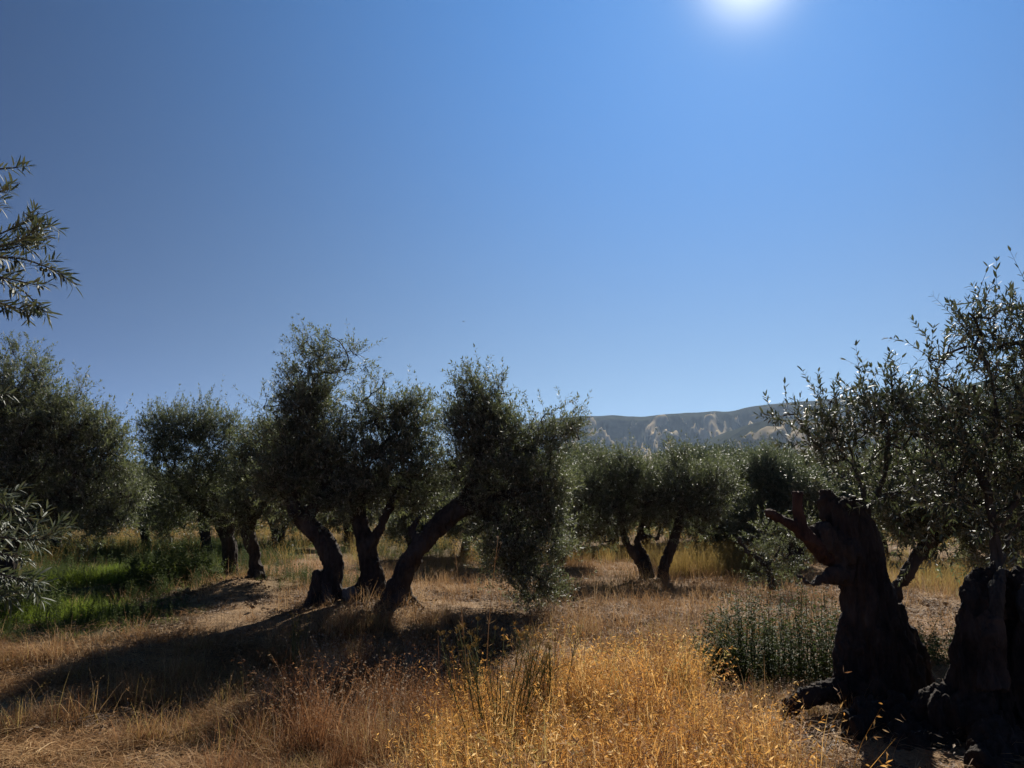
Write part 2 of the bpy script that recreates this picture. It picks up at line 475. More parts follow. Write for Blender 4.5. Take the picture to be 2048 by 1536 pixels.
# ------------------------------------------------------------------ leaves
def leaves_geo(g, pos, dr, nm, L, W, fine=False):
    n = len(pos)
    dr = unit(dr); sd = unit(np.cross(dr, nm)); nm = np.cross(sd, dr)
    L = L[:, None]; W = W[:, None]
    if not fine:
        v = np.stack([pos, pos + dr * L * .45 + sd * W * .5 + nm * W * .12, pos + dr * L - nm * L * .05, pos + dr * L * .45 - sd * W * .5 + nm * W * .12], 1)
        b = np.arange(n)[:, None] * 4
        g.add(v, np.concatenate([b + [0, 1, 2], b + [0, 2, 3]]))
    else:
        v = np.stack([pos, pos + dr * L * .3 + sd * W * .46 + nm * W * .10, pos + dr * L * .68 + sd * W * .42 + nm * (W * .08 - L * .03), pos + dr * L - nm * L * .10,
                      pos + dr * L * .68 - sd * W * .42 + nm * (W * .08 - L * .03), pos + dr * L * .3 - sd * W * .46 + nm * W * .10, pos + dr * L * .5 - nm * L * .01], 1)
        b = np.arange(n)[:, None] * 7
        g.add(v, np.concatenate([b + [0, 1, 6], b + [1, 2, 6], b + [2, 3, 6], b + [6, 3, 4], b + [6, 4, 5], b + [0, 6, 5]]))

def twig_leaves(rng, start, dirs, length, npair, leafL, bend):
    """opposite leaf pairs along curved twigs -> positions, directions, normals, lengths; and the twig's middle and end"""
    n = len(start)
    up = np.array([0, 0, 1.0])
    s = np.linspace(.12, 1.0, npair)[None, :, None]
    D = unit(dirs)
    P1 = D[:, None] * s * length[:, None, None] + up * (bend[:, None, None] * s ** 2 * length[:, None, None])
    pos = start[:, None] + P1
    tg = unit(D[:, None] + up * (2 * bend[:, None, None] * s))
    ref = unit(rng.normal(size=(n, 1, 3)) + np.zeros((1, npair, 1)))
    a = unit(np.cross(tg, ref)); b = np.cross(tg, a)
    alt = (np.arange(npair) % 2)[None, :, None]
    lat = np.where(alt == 0, a, b)
    out_p, out_d, out_n = [], [], []
    for sg in (1, -1):
        ang = np.radians(rng.uniform(28, 62, (n, npair, 1)))
        d = tg * np.cos(ang) + sg * lat * np.sin(ang) + rng.normal(0, .13, (n, npair, 3))
        nm = unit(tg * .55 + up * .8 + rng.normal(0, .3, (n, npair, 3)))
        out_p.append(pos); out_d.append(d); out_n.append(nm)
    # terminal leaf
    out_p.append(pos[:, -1:]); out_d.append(tg[:, -1:] + rng.normal(0, .12, (n, 1, 3))); out_n.append(up + rng.normal(0, .3, (n, 1, 3)))
    p = np.concatenate([o.reshape(-1, 3) for o in out_p]); d = np.concatenate([o.reshape(-1, 3) for o in out_d]); m = np.concatenate([o.reshape(-1, 3) for o in out_n])
    L = leafL * rng.uniform(.62, 1.18, len(p))
    keep = rng.random(len(p)) > .06
    half = start + D * (length * .5)[:, None] + up * (bend * .25 * length)[:, None]
    end = start + D * length[:, None] + up * (bend * length)[:, None]
    return p[keep], d[keep], m[keep], L[keep], half, end

def twig_stems(g, start, half, end, r, light=False):
    n = len(start)
    if light:                                                # one straight three-sided spindle
        tg = unit(end - start)
        a = unit(np.cross(tg, np.array([.3, .5, .8]))); b = np.cross(tg, a)
        vs_ = [start + r * (math.cos(j * 2.0944) * a + math.sin(j * 2.0944) * b) for j in range(3)] + [end]
        g.add(np.stack(vs_, 1), (np.arange(n)[:, None, None] * 4 + np.array([[0, 1, 3], [1, 2, 3], [2, 0, 3]])[None]).reshape(-1, 3))
        return
    pts = np.stack([start, half, end], 1)
    tg = unit(end - start)
    a = unit(np.cross(tg, np.array([.3, .5, .8]))); b = np.cross(tg, a)
    vs_ = []
    for k, rr in enumerate((1.0, .75, .35)):
        for j in range(3):
            th = j * 2 * math.pi / 3
            vs_.append(pts[:, k] + r * rr * (math.cos(th) * a + math.sin(th) * b))
    v = np.stack(vs_, 1)
    q = []
    for k in range(2):
        for j in range(3):
            j2 = (j + 1) % 3
            q.append([k * 3 + j, k * 3 + j2, k * 3 + 3 + j2, k * 3 + 3 + j])
    g.add(v, None, (np.arange(n)[:, None, None] * 9 + np.array(q)[None]).reshape(-1, 4))

def gen_crown(rng, blobs, d, roots, rho, leafL, npair=9, twigL=.30, fine=False, stems=True, upw=.55, ragged=1.0, tall=1.0, bthick=1.0):
    """blobs: (u, v, ru, rv, depth offset, density) of foliage masses; roots: points where branches start.
       Returns Geo of leaves, Geo of branches and the raw leaf arrays"""
    gl, gb = Geo(), Geo()
    cl_c, cl_b, tw_s, tw_d, tw_l, tw_b = [], [], [], [], [], []
    for bl in blobs:
        u, v, ru, rv = bl[:4]
        dd = bl[4] if len(bl) > 4 else 0.0
        dens = bl[5] if len(bl) > 5 else 1.0
        c = P(u, v, d + dd); m = (d + dd) / FPX
        r = np.array([ru * m, .55 * (ru + rv) * m, rv * m])
        nt = max(4, int(rho * dens * math.pi * ru * rv / (2 * npair + 1)))
        nc = max(3, int(nt / 11))
        q = unit(rng.normal(size=(nc, 3))) * (rng.random((nc, 1)) ** .42)
        cc = c + q * r * .9
        own = rng.integers(0, nc, nt)
        off = rng.normal(0, 1, (nt, 3)) * (.10 + .16 * r.mean())
        s = cc[own] + off * .55
        outw = unit((s - c) / r)
        dr = unit(outw * .62 + np.array([0, 0, upw]) + rng.normal(0, .48, (nt, 3)))
        ln = twigL * rng.uniform(.5, 1.15, nt)
        lo = rng.random(nt) < .08 * ragged
        ln = np.where(lo, ln * rng.uniform(1.3, 1.9, nt), ln)
        cl_c.append(cc); tw_s.append(s); tw_d.append(dr); tw_l.append(ln)
        tw_b.append(rng.uniform(-.35, .35, nt) + .1 * (upw - .3))
        cl_b.append(own + sum(len(x) for x in cl_c[:-1]))
    C = np.concatenate(cl_c); S = np.concatenate(tw_s); D = np.concatenate(tw_d); LN = np.concatenate(tw_l); BD = np.concatenate(tw_b); OW = np.concatenate(cl_b)
    p, dr, nm, L, half, end = twig_leaves(rng, S, D, LN, npair, leafL, BD)
    W = L * rng.uniform(.22, .31, len(L))
    # skeleton: every cluster joins the nearest node already joined
    R0 = np.asarray(roots, float).reshape(-1, 3)
    nodes = [r for r in R0]; par = [-1] * len(nodes)
    order = np.argsort(np.min(np.linalg.norm(C[:, None] - R0[None], axis=2), axis=1))
    dist0 = {}
    for k in order:
        N = np.array(nodes)
        dist = np.linalg.norm(N - C[k], axis=1) + .25 * np.maximum(0, N[:, 2] - C[k, 2])
        j = int(np.argmin(dist)); nodes.append(C[k]); par.append(j)
    N = np.array(nodes); cnt = np.ones(len(N))
    for k in range(len(N) - 1, len(R0) - 1, -1):
        cnt[par[k]] += cnt[k]
    for k in range(len(R0), len(N)):
        a, b = N[par[k]], N[k]
        ln = np.linalg.norm(b - a)
        mid = (a + b) / 2 + rng.normal(0, .10, 3) * ln + np.array([0, 0, .06]) * ln
        r1 = bthick * .0052 * math.sqrt(cnt[k]) + .003; r0 = bthick * .0052 * math.sqrt(max(cnt[k], min(cnt[par[k]], cnt[k] * 2.0))) + .003
        tube(gb, spline(np.array([a, mid, b]), 5), np.linspace(min(r0, .07), min(r1, .06), 5), 5, cap=False)
    if stems:
        twig_stems(gb, C[OW], (C[OW] + S) / 2, S, .0035, not fine)
        twig_stems(gb, S, half, end, .0026, not fine)
    return gl, gb, (p, dr, nm, L, W)

LEAF_ME = []
def leaf_objects(parent, arr, idx, mat):
    """single leaves as parts of their own, sharing three leaf meshes"""
    if not LEAF_ME:
        for wd in (.22, .265, .31):
            g = Geo()
            leaves_geo(g, np.zeros((1, 3)), np.array([[0, 1., 0]]), np.array([[0, 0, 1.]]), np.array([1.0]), np.array([wd]), True)
            LEAF_ME.append(g.mesh('leaf', mat))
    p, d, nm, L, W = arr
    org = np.array(parent.location) if parent.type == 'EMPTY' else np.zeros(3)
    dd = unit(d); sd = unit(np.cross(dd, nm)); nn = np.cross(sd, dd)
    for k in idx:
        o = bpy.data.objects.new('leaf', LEAF_ME[k % 3]); COL.objects.link(o); o.parent = parent
        M = Matrix(((sd[k, 0], dd[k, 0], nn[k, 0]), (sd[k, 1], dd[k, 1], nn[k, 1]), (sd[k, 2], dd[k, 2], nn[k, 2]))) * L[k]
        M = M.to_4x4(); M.translation = Vector(p[k] - org)
        o.matrix_basis = M

# ------------------------------------------------------------------ trunks
def remesh(g, voxel, seed, amp, zs=1.7, fs=11.0, smooth_it=4, fine_amp=0.0):
    """fuse overlapping tubes into one gnarled skin"""
    me = g.mesh('tmp')
    o = bpy.data.objects.new('tmp', me); COL.objects.link(o)
    md = o.modifiers.new('r', 'REMESH'); md.mode = 'VOXEL'; md.voxel_size = voxel
    dg = bpy.context.evaluated_depsgraph_get()
    ev = o.evaluated_get(dg)
    m2 = bpy.data.meshes.new_from_object(ev)
    bpy.data.objects.remove(o); bpy.data.meshes.remove(me)
    n = len(m2.vertices)
    v = np.empty(n * 3, np.float32); m2.vertices.foreach_get('co', v); v = v.reshape(-1, 3).astype(float)
    e = np.empty(len(m2.edges) * 2, np.int32); m2.edges.foreach_get('vertices', e); e = e.reshape(-1, 2)
    deg = np.bincount(e.ravel(), minlength=n).astype(float)[:, None]
    for _ in range(smooth_it):
        acc = np.zeros_like(v)
        for c in range(3):
            acc[:, c] = np.bincount(e[:, 0], v[e[:, 1], c], n) + np.bincount(e[:, 1], v[e[:, 0], c], n)
        v = .45 * v + .55 * acc / np.maximum(deg, 1)
    m2.vertices.foreach_set('co', v.astype(np.float32).ravel()); m2.update()
    nm = np.empty(n * 3, np.float32); m2.vertices.foreach_get('normal', nm); nm = nm.reshape(-1, 3)
    q = v * np.array([fs, fs, zs]) + .35 * np.stack([fbm(v * 3, 2, seed + k) for k in (50, 60, 70)], 1)
    rid = 1 - np.abs(fbm(q, 3, seed)) * 1.7
    lump = fbm(v * np.array([3.2, 3.2, 2.4]), 2, seed + 20)
    v = v + nm * (amp * (1.25 * (rid - .5) + .55 * lump))[:, None]
    if fine_amp:
        rid2 = 1 - np.abs(fbm(q * np.array([2.4, 2.4, 1.1]) + 9, 2, seed + 31)) * 1.8
        v = v + nm * (fine_amp * (rid2 - .5))[:, None]
    m2.vertices.foreach_set('co', v.astype(np.float32).ravel())
    m2.polygons.foreach_set('use_smooth', np.ones(len(m2.polygons), bool))
    m2.update()
    return m2

def px_tube(g, path, d, n=14, sides=14):
    """path rows: (u, v, depth offset, radius in photograph pixels)"""
    rows = []
    for r in path:
        u, v, dd, rp = r
        p = P(u, v, d + dd); rows.append([*p, rp * (d + dd) / FPX])
    s = spline(rows, n)
    tube(g, s[:, :3], np.maximum(s[:, 3], .006), sides)
    return s

def olive_tree(label, d, base, stems, blobs, seed, rho=1.0, leafL=.062, npair=9, twigL=.30, fine=False, voxel=.03, amp=.03, bark=None,
               leafmat=None, extra=(), roots_n=5, root_r=1.0, group='olive trees of the grove', nleaf=0, name='olive_tree', upw=.55, ragged=1.0, flare=True, root_pts=None, leaf_seen=None, rs=.82, fine_amp=.008, strands=0):
    """stems: list of px paths (first one starts at the ground). Returns the tree's Empty."""
    rng = np.random.default_rng(seed)
    bp = P(base[0], base[1], d); bz = float(gz(bp[0], bp[1]))
    org = np.array([bp[0], bp[1], bz])
    root = tag(empty(name, org), label, 'tree', group)
    g = Geo(); tops = []
    for k, st in enumerate(stems):
        s = px_tube(g, [(a_, b_, c_, r_ * rs) for a_, b_, c_, r_ in st], d)
        tops.append(s[-1, :3]); tops.append(s[-4, :3])
    for k in range(strands):
        # twisting cords of wood round the old trunk
        a0 = 2 * math.pi * k / strands + rng.uniform(-.2, .2); tw = rng.uniform(.5, 1.3); q = rng.uniform(.20, .34); off = rng.uniform(.74, .86)
        pth = []
        for j, (u, v, dd, rp) in enumerate(stems[0]):
            f = a0 + tw * j / len(stems[0])
            pth.append((u + math.cos(f) * off * rp * rs, v + rng.uniform(-6, 6), dd + math.sin(f) * off * rp * rs * d / FPX, rp * rs * q * rng.uniform(.8, 1.15)))
        px_tube(g, pth, d, 16, 10)
    if flare:
        r0 = stems[0][0][3] * rs * d / FPX
        a0 = rng.uniform(0, 6)
        for k in range(roots_n):
            a = a0 + k * 2 * math.pi / roots_n + rng.uniform(-.3, .3)
            ln = r0 * rng.uniform(1.5, 2.4) * root_r
            q = np.array([math.cos(a), math.sin(a), 0])
            e = org + q * ln; e[2] = float(gz(e[0], e[1])) - .06
            pts = [org + np.array([0, 0, r0 * 1.6]) + q * r0 * .3, org + q * r0 * .85 + np.array([0, 0, r0 * .5]), e]
            tube(g, spline(np.array(pts), 7), np.linspace(r0 * .5, r0 * .16, 7), 8)
    g.v = [v - org for v in g.v]
    me = remesh(g, voxel, seed, amp, fine_amp=fine_amp); me.name = 'trunk'; me.materials.append(bark or M_BARK)
    t = bpy.data.objects.new('trunk', me); COL.objects.link(t); t.parent = root
    for nm_, path, mat, vx in extra:
        ge = Geo()
        for pth in path: px_tube(ge, pth, d, 10, 10)
        ge.v = [v - org for v in ge.v]
        m2 = remesh(ge, vx, seed + 5, amp * .4, smooth_it=2, fine_amp=.010); m2.name = nm_; m2.materials.append(mat)
        o = bpy.data.objects.new(nm_, m2); COL.objects.link(o); o.parent = root
    rp = tops if root_pts is None else [P(*q) for q in root_pts]
    gl, gb, arr = gen_crown(rng, blobs, d, rp, rho, leafL, npair, twigL, fine, True, upw, ragged, bthick=.42 if fine else .55)
    p, dr, nm, L, W = arr
    pick = np.zeros(len(p), bool)
    if nleaf:
        u, v, fw = project(p)
        ok = (u > 4) & (u < 2044) & (v > 4) & (v < 1530)
        if leaf_seen is not None: ok &= leaf_seen(u, v)
        cand = np.where(ok)[0]
        # the ones that show largest
        sz = L[cand] / fw[cand] * np.linalg.norm(np.cross(unit(dr[cand]), unit(p[cand] - CAM)), axis=1)
        pick[cand[np.argsort(-sz)[:nleaf]]] = True
        leaf_objects(root, arr, np.where(pick)[0], leafmat or M_LEAF)
    leaves_geo(gl, p[~pick], dr[~pick], nm[~pick], L[~pick], W[~pick], fine)
    gl.v = [v - org for v in gl.v]; gb.v = [v - org for v in gb.v]
    gb.obj('branches', M_TWIG if fine else M_BARK, root, True, 'stuff')
    gl.obj('crown', leafmat or M_LEAF, root, False, 'stuff')
    return root

# B  big bushy crown at the left edge
olive_tree('broad bushy olive at the left edge with its crown cut by the frame', 12.5, (10, 1195),
           [[(10, 1215, 0, 30), (5, 1150, 0, 25), (20, 1090, .1, 24), (40, 1010, .2, 20), (50, 940, .2, 12)], [(8, 1130, 0, 22), (-30, 1060, .2, 17), (-70, 980, .3, 10)], [(20, 1080, 0, 16), (90, 1020, -.1, 12), (150, 960, -.2, 8)]],
           [(30, 770, 65, 60), (-60, 830, 120, 110), (60, 850, 95, 80), (130, 860, 60, 60), (170, 900, 70, 70), (225, 890, 40, 45), (80, 950, 100, 80), (200, 980, 70, 60),
            (250, 1000, 30, 50), (140, 1030, 80, 45), (30, 1020, 90, 60), (-90, 960, 120, 120), (160, 800, 15, 22, 0, .5), (40, 715, 22, 22, 0, .7), (20, 900, 100, 90, 1.2), (210, 1050, 50, 22)],
           101, rho=.58, leafL=.070)
# C  tree behind it
olive_tree('rounded olive with a sky gap on its left, right of the left edge tree', 17.0, (458, 1142),
           [[(456, 1155, 0, 22), (460, 1120, 0, 17), (456, 1080, 0, 17), (440, 1040, .1, 15), (420, 980, .1, 9)], [(456, 1070, 0, 13), (470, 1020, 0, 9), (480, 960, 0, 6)], [(440, 1040, 0, 10), (380, 1000, 0, 8), (340, 940, 0, 5)]],
           [(350, 855, 65, 45), (400, 850, 60, 40), (320, 900, 45, 45), (430, 895, 70, 55), (470, 860, 25, 28, 0, .8), (350, 945, 60, 50), (430, 965, 75, 55), (320, 1010, 45, 45), (390, 1025, 70, 35), (480, 1000, 55, 60), (330, 1055, 50, 18), (300, 870, 25, 30, 0, .7)],
           102, rho=.68, leafL=.076, npair=8, voxel=.03)
# C2 trunk further back
olive_tree('farther olive whose dark trunk shows just left of the rounded olive trunk', 23.0, (412, 1108),
           [[(414, 1118, 0, 15), (412, 1085, 0, 12), (408, 1050, 0, 12), (400, 1000, 0, 8)]],
           [(400, 990, 80, 50), (340, 1000, 60, 45), (450, 1010, 60, 40), (300, 1020, 40, 40)], 103, rho=.8, leafL=.085, npair=6, voxel=.035)
# D  leaning trunk on the bank
olive_tree('olive with a thin leaning trunk rooted on the bare tan bank', 14.6, (512, 1172),
           [[(516, 1182, 0, 20), (508, 1150, 0, 15), (510, 1110, 0, 15), (495, 1065, 0, 15), (490, 1020, .1, 12), (520, 960, .1, 8)], [(495, 1060, 0, 11), (530, 1010, -.1, 9), (570, 960, -.2, 6)]],
           [(530, 900, 55, 50), (505, 960, 45, 55), (560, 960, 60, 60), (580, 1010, 70, 45), (500, 1020, 50, 40), (570, 880, 50, 50), (620, 1015, 50, 35)],
           104, rho=.78, leafL=.072, npair=8)
# E  S-curved trunk, tallest crown
olive_tree('tallest olive, its curved trunk bowing left under a spire of foliage', 11.7, (650, 1205),
           [[(640, 1222, -.05, 42), (655, 1180, 0, 28), (668, 1140, 0, 26), (650, 1085, 0, 25), (612, 1045, 0, 23), (585, 1000, .1, 18), (600, 930, .2, 12), (630, 840, .2, 7)],
            [(610, 1045, 0, 18), (640, 990, -.1, 13), (680, 930, -.1, 8)], [(640, 1195, -.05, 16), (622, 1208, -.15, 12), (606, 1220, -.2, 6)]],
           [(655, 711, 42, 24, 0, 0.44), (605, 701, 26, 22, 0, 0.4), (712, 704, 24, 18, 0, 0.48), (662, 671, 14, 14, 0, 0.4), (615, 676, 10, 14, 0, 0.36), (640, 751, 50, 30, 0, 0.56), (572, 751, 24, 18, 0, 0.4), (690, 738, 26, 16, 0, 0.4), (630, 801, 44, 40, 0, 0.72), (590, 820, 55, 38), (530, 808, 22, 14, 0, .5),
            (640, 850, 70, 50), (580, 890, 65, 55), (670, 920, 75, 60), (610, 960, 85, 50), (690, 990, 60, 40), (560, 960, 50, 50), (620, 1010, 70, 28), (600, 766, 35, 30, 0, 0.56)],
           105, rho=.62, leafL=.069, voxel=.02, amp=.026)
# F  upright split trunk
olive_tree('olive with an upright split trunk standing beside the grey stone', 11.9, (740, 1200),
           [[(742, 1215, 0, 34), (742, 1170, 0, 25), (738, 1120, 0, 24), (728, 1075, 0, 22), (715, 1010, .1, 17), (730, 950, .1, 10)], [(735, 1100, -.05, 15), (765, 1050, -.1, 11), (790, 980, -.1, 7)], [(765, 1205, 0, 16), (758, 1160, -.05, 16), (752, 1120, -.05, 12)]],
           [(735, 797, 22, 28, 0, 0.5), (768, 764, 9, 20, 0, 0.41), (760, 837, 46, 40, 0, 0.72), (815, 817, 30, 26, 0, 0.59), (845, 807, 12, 24, 0, 0.45), (830, 850, 45, 45), (760, 880, 75, 55), (840, 910, 45, 45), (780, 950, 85, 50), (850, 970, 40, 40), (740, 1000, 60, 35), (810, 1005, 55, 22)],
           106, rho=.62, leafL=.069, voxel=.02, amp=.036)
# G  leaning right, foliage hanging to the ground
olive_tree('olive leaning right on a thick slanting trunk, foliage trailing to the ground', 11.5, (795, 1205),
           [[(793, 1222, 0, 32), (798, 1180, 0, 26), (815, 1130, 0, 25), (855, 1075, 0, 24), (900, 1030, 0, 24), (940, 985, .1, 17), (960, 900, .1, 10)], [(910, 1025, 0, 18), (980, 1000, -.1, 13), (1050, 980, -.2, 9)], [(840, 1090, .1, 11), (825, 1060, .1, 10), (840, 1030, .1, 5)]],
           [(965, 769, 34, 24, 0, 0.59), (1002, 782, 18, 16, 0, 0.54), (925, 799, 30, 24, 0, 0.54), (960, 814, 50, 42, 0, 0.9), (985, 840, 45, 40), (905, 829, 20, 30, 0, 0.54), (945, 865, 55, 45), (1010, 895, 70, 45), (1080, 880, 60, 32), (1135, 855, 32, 26, 0, .8), (1100, 824, 14, 12, 0, 0.32), (1085, 838, 8, 16, 0, .25), (1160, 870, 12, 22, 0, .5),
            (930, 935, 55, 50), (1000, 970, 75, 50), (1070, 950, 60, 50), (1095, 1020, 38, 50), (1040, 1040, 60, 45), (970, 1040, 50, 38), (1085, 1100, 42, 50), (1030, 1120, 50, 50), (1060, 1170, 55, 36), (1000, 1090, 40, 40, .4), (1110, 960, 25, 45, 0, .8)],
           107, rho=.64, leafL=.069, voxel=.02, amp=.026, extra=[('drooping_limb', [[(935, 990, .1, 11), (985, 1015, 0, 9), (1012, 1075, .1, 6), (1030, 1130, .1, 4), (1045, 1170, .1, 2.5)]], M_BARK, .02)])
# H  two mid-distance trees
olive_tree('small olive forking into a V just above the ground, right of the trailing tree', 16.3, (1292, 1152),
           [[(1294, 1160, 0, 17), (1286, 1135, 0, 13), (1270, 1110, 0, 11), (1252, 1080, 0, 10), (1240, 1030, 0, 7)], [(1300, 1158, .1, 12), (1292, 1120, .1, 10), (1275, 1090, .1, 10), (1278, 1070, .1, 8), (1300, 1000, .1, 6)], [(1278, 1075, .1, 8), (1300, 1072, .1, 6), (1315, 1078, .1, 6), (1322, 1050, .1, 5)], [(1240, 1030, 0, 7), (1255, 980, 0, 6), (1275, 945, 0, 4)]],
           [(1205, 982, 55, 45), (1175, 1010, 45, 50), (1260, 972, 60, 50), (1220, 1040, 60, 35), (1280, 1010, 60, 45), (1165, 1060, 35, 25), (1250, 932, 45, 28, 0, .8), (1190, 942, 40, 30, 0, .7), (1200, 1070, 40, 18)],
           108, rho=.7, leafL=.075, npair=8)
olive_tree('small olive leaning right on a single bare trunk beside the V forked one', 16.0, (1326, 1158),
           [[(1325, 1168, 0, 17), (1328, 1140, 0, 13), (1340, 1100, 0, 13), (1352, 1068, 0, 11), (1365, 1010, 0, 8), (1370, 950, 0, 4)]],
           [(1370, 980, 55, 50), (1340, 1000, 55, 50), (1400, 1000, 50, 45), (1350, 930, 35, 35, 0, .7), (1390, 1045, 45, 22), (1330, 1045, 35, 20), (1340, 915, 14, 16, 0, .4), (1430, 995, 48, 50), (1425, 955, 36, 26, 0, .8), (1300, 985, 40, 45)],
           109, rho=.7, leafL=.075, npair=8)
# I
olive_tree('dense dark olive behind the cut stubs of the old trunk', 20.0, (1480, 1118),
           [[(1480, 1130, 0, 16), (1478, 1090, 0, 12), (1490, 1040, 0, 11), (1500, 980, 0, 7)]],
           [(1450, 972, 50, 45), (1520, 952, 60, 45), (1575, 960, 50, 60), (1470, 1010, 60, 45), (1540, 1010, 60, 45), (1440, 1040, 45, 35), (1500, 1060, 60, 25), (1590, 1040, 40, 40), (1540, 917, 35, 18, 0, .6), (1415, 1005, 40, 45), (1600, 985, 45, 45), (1465, 1065, 50, 26), (1540, 1080, 55, 22), (1590, 1085, 40, 28)],
           110, rho=.8, leafL=.078, npair=7, leafmat=M_LEAF)
# J
olive_tree('low grey green young olive with a pale crooked limb', 13.5, (1540, 1140),
           [[(1545, 1180, 0, 9), (1538, 1140, 0, 7), (1512, 1115, 0, 7), (1490, 1100, 0, 6), (1478, 1075, 0, 5)], [(1535, 1130, 0, 5), (1556, 1105, 0, 4), (1560, 1080, 0, 2.5)]],
           [(1530, 1075, 40, 22, 0, .5), (1508, 1110, 30, 22, 0, .5), (1578, 1105, 26, 40, 0, .6), (1550, 1135, 45, 18, 0, .5), (1590, 1060, 30, 30, 0, .6)],
           111, rho=.6, leafL=.064, npair=8, bark=M_TWIG, flare=False, upw=.1)
# M  behind the old pair
olive_tree('olive with a dark slanting trunk behind and between the two old stumps', 9.0, (1790, 1205),
           [[(1780, 1225, 0, 24), (1790, 1185, 0, 18), (1815, 1145, 0, 16), (1845, 1095, 0, 14), (1870, 1030, 0, 10), (1880, 960, 0, 8)], [(1840, 1100, 0, 14), (1900, 1060, .1, 11), (1970, 1010, .2, 8)]],
           [(1850, 1000, 80, 70, 0, 0.56), (1930, 980, 90, 70, 0, .8), (2020, 1000, 70, 80, 0, .8), (1800, 1020, 70, 50, 0, .8), (1870, 1060, 90, 40, 0, .8), (1960, 1080, 80, 35, 0, .8), (2040, 1090, 60, 50, 0, .7), (1780, 960, 60, 50, 0, .7), (1990, 960, 80, 60, .3, 0.49)],
           112, rho=.48, leafL=.066, leafmat=M_LEAF, voxel=.02)

# K  old pollarded trunk in the right foreground
dK = 6.05
olive_tree('old pollarded olive with cut stubs, thick trunk and a root lobe on its left', dK, (1775, 1430),
           [[(1790, 1490, 0, 105), (1785, 1420, 0, 92), (1768, 1340, 0, 80), (1752, 1260, 0, 66), (1735, 1190, 0, 56), (1718, 1130, 0, 56), (1705, 1070, 0, 52), (1690, 1030, 0, 46), (1675, 1005, 0, 34)],
            [(1690, 1060, 0, 40), (1662, 1010, 0, 26), (1650, 978, 0, 14)],
            [(1700, 1040, 0, 40), (1722, 1015, .05, 24), (1738, 1008, .05, 14)],
            [(1690, 1110, -.1, 46), (1648, 1075, -.15, 28), (1640, 1050, -.15, 18)],
            [(1830, 1440, .1, 70), (1825, 1340, .1, 36), (1812, 1270, .1, 22), (1790, 1210, .1, 14)],
            [(1740, 1440, -.2, 42), (1700, 1380, -.2, 28), (1690, 1310, -.15, 18), (1700, 1230, -.1, 16)],
            [(1730, 1380, -.15, 34), (1660, 1385, -.25, 26), (1600, 1400, -.3, 20), (1570, 1425, -.3, 15), (1560, 1445, -.3, 10)],
            [(1740, 1430, -.5, 40), (1715, 1440, -.7, 30), (1690, 1480, -.8, 16)],
            [(1850, 1455, -.2, 70), (1900, 1490, -.4, 60), (1960, 1515, -.5, 50)],
            [(1800, 1450, -.4, 80), (1830, 1535, -.9, 70), (1850, 1620, -1.2, 55)],
            [(1850, 1465, -.5, 70), (1920, 1560, -1.0, 70), (1980, 1640, -1.2, 60)],
            [(1700, 1150, -.1, 26), (1672, 1150, -.2, 20), (1655, 1153, -.2, 14)]],
           [(1592, 835, 22, 30, 0, .7), (1625, 880, 42, 40, 0, .6), (1668, 825, 28, 30, 0, .75), (1700, 862, 50, 44, 0, .75), (1742, 808, 30, 28, 0, .7), (1795, 815, 40, 32, 0, .75), (1790, 752, 14, 10, 0, .8), (1770, 870, 60, 50, 0, .9), (1720, 930, 60, 45, 0, .7), (1660, 930, 45, 40, 0, .5), (1840, 830, 40, 40, 0, .8), (1830, 910, 60, 55, 0, .8), (1780, 980, 60, 40, 0, .6), (1880, 960, 40, 50, .3, .6)],
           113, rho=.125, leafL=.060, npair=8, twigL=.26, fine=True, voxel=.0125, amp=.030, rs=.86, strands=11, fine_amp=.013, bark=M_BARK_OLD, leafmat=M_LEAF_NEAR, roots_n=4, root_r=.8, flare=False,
           extra=[('cut_stub', [[(1662, 1108, -.12, 27), (1630, 1090, -.17, 19), (1606, 1064, -.2, 13), (1578, 1046, -.22, 9), (1552, 1034, -.22, 8.5), (1540, 1026, -.22, 10), (1531, 1028, -.22, 9)],
                                [(1606, 1072, -.2, 15), (1599, 1040, -.2, 11), (1596, 1000, -.2, 10.5), (1595, 983, -.2, 11.5)]], M_STUB, .009),
                  ('dead_branch', [[(1662, 1152, -.2, 16), (1640, 1158, -.25, 9), (1620, 1168, -.28, 7), (1600, 1153, -.3, 4.5), (1588, 1146, -.3, 2)]], M_BARK_OLD, .009),
                  ('sprout_limb', [[(1725, 1020, 0, 9), (1742, 1005, 0, 6), (1765, 992, 0, 5), (1800, 985, 0, 3.5)], [(1735, 1012, 0, 7), (1722, 975, 0, 5), (1708, 930, 0, 4), (1695, 880, 0, 3)],
                                   [(1750, 1000, 0, 6), (1768, 950, 0, 4.5), (1775, 890, 0, 3.5), (1785, 800, 0, 2.5)]], M_TWIG, .007)],
           nleaf=300, root_pts=[(1800, 985, dK), (1695, 880, dK), (1708, 930, dK), (1785, 800, dK), (1775, 890, dK)], name='olive_tree', leaf_seen=lambda u, v: v < 900)
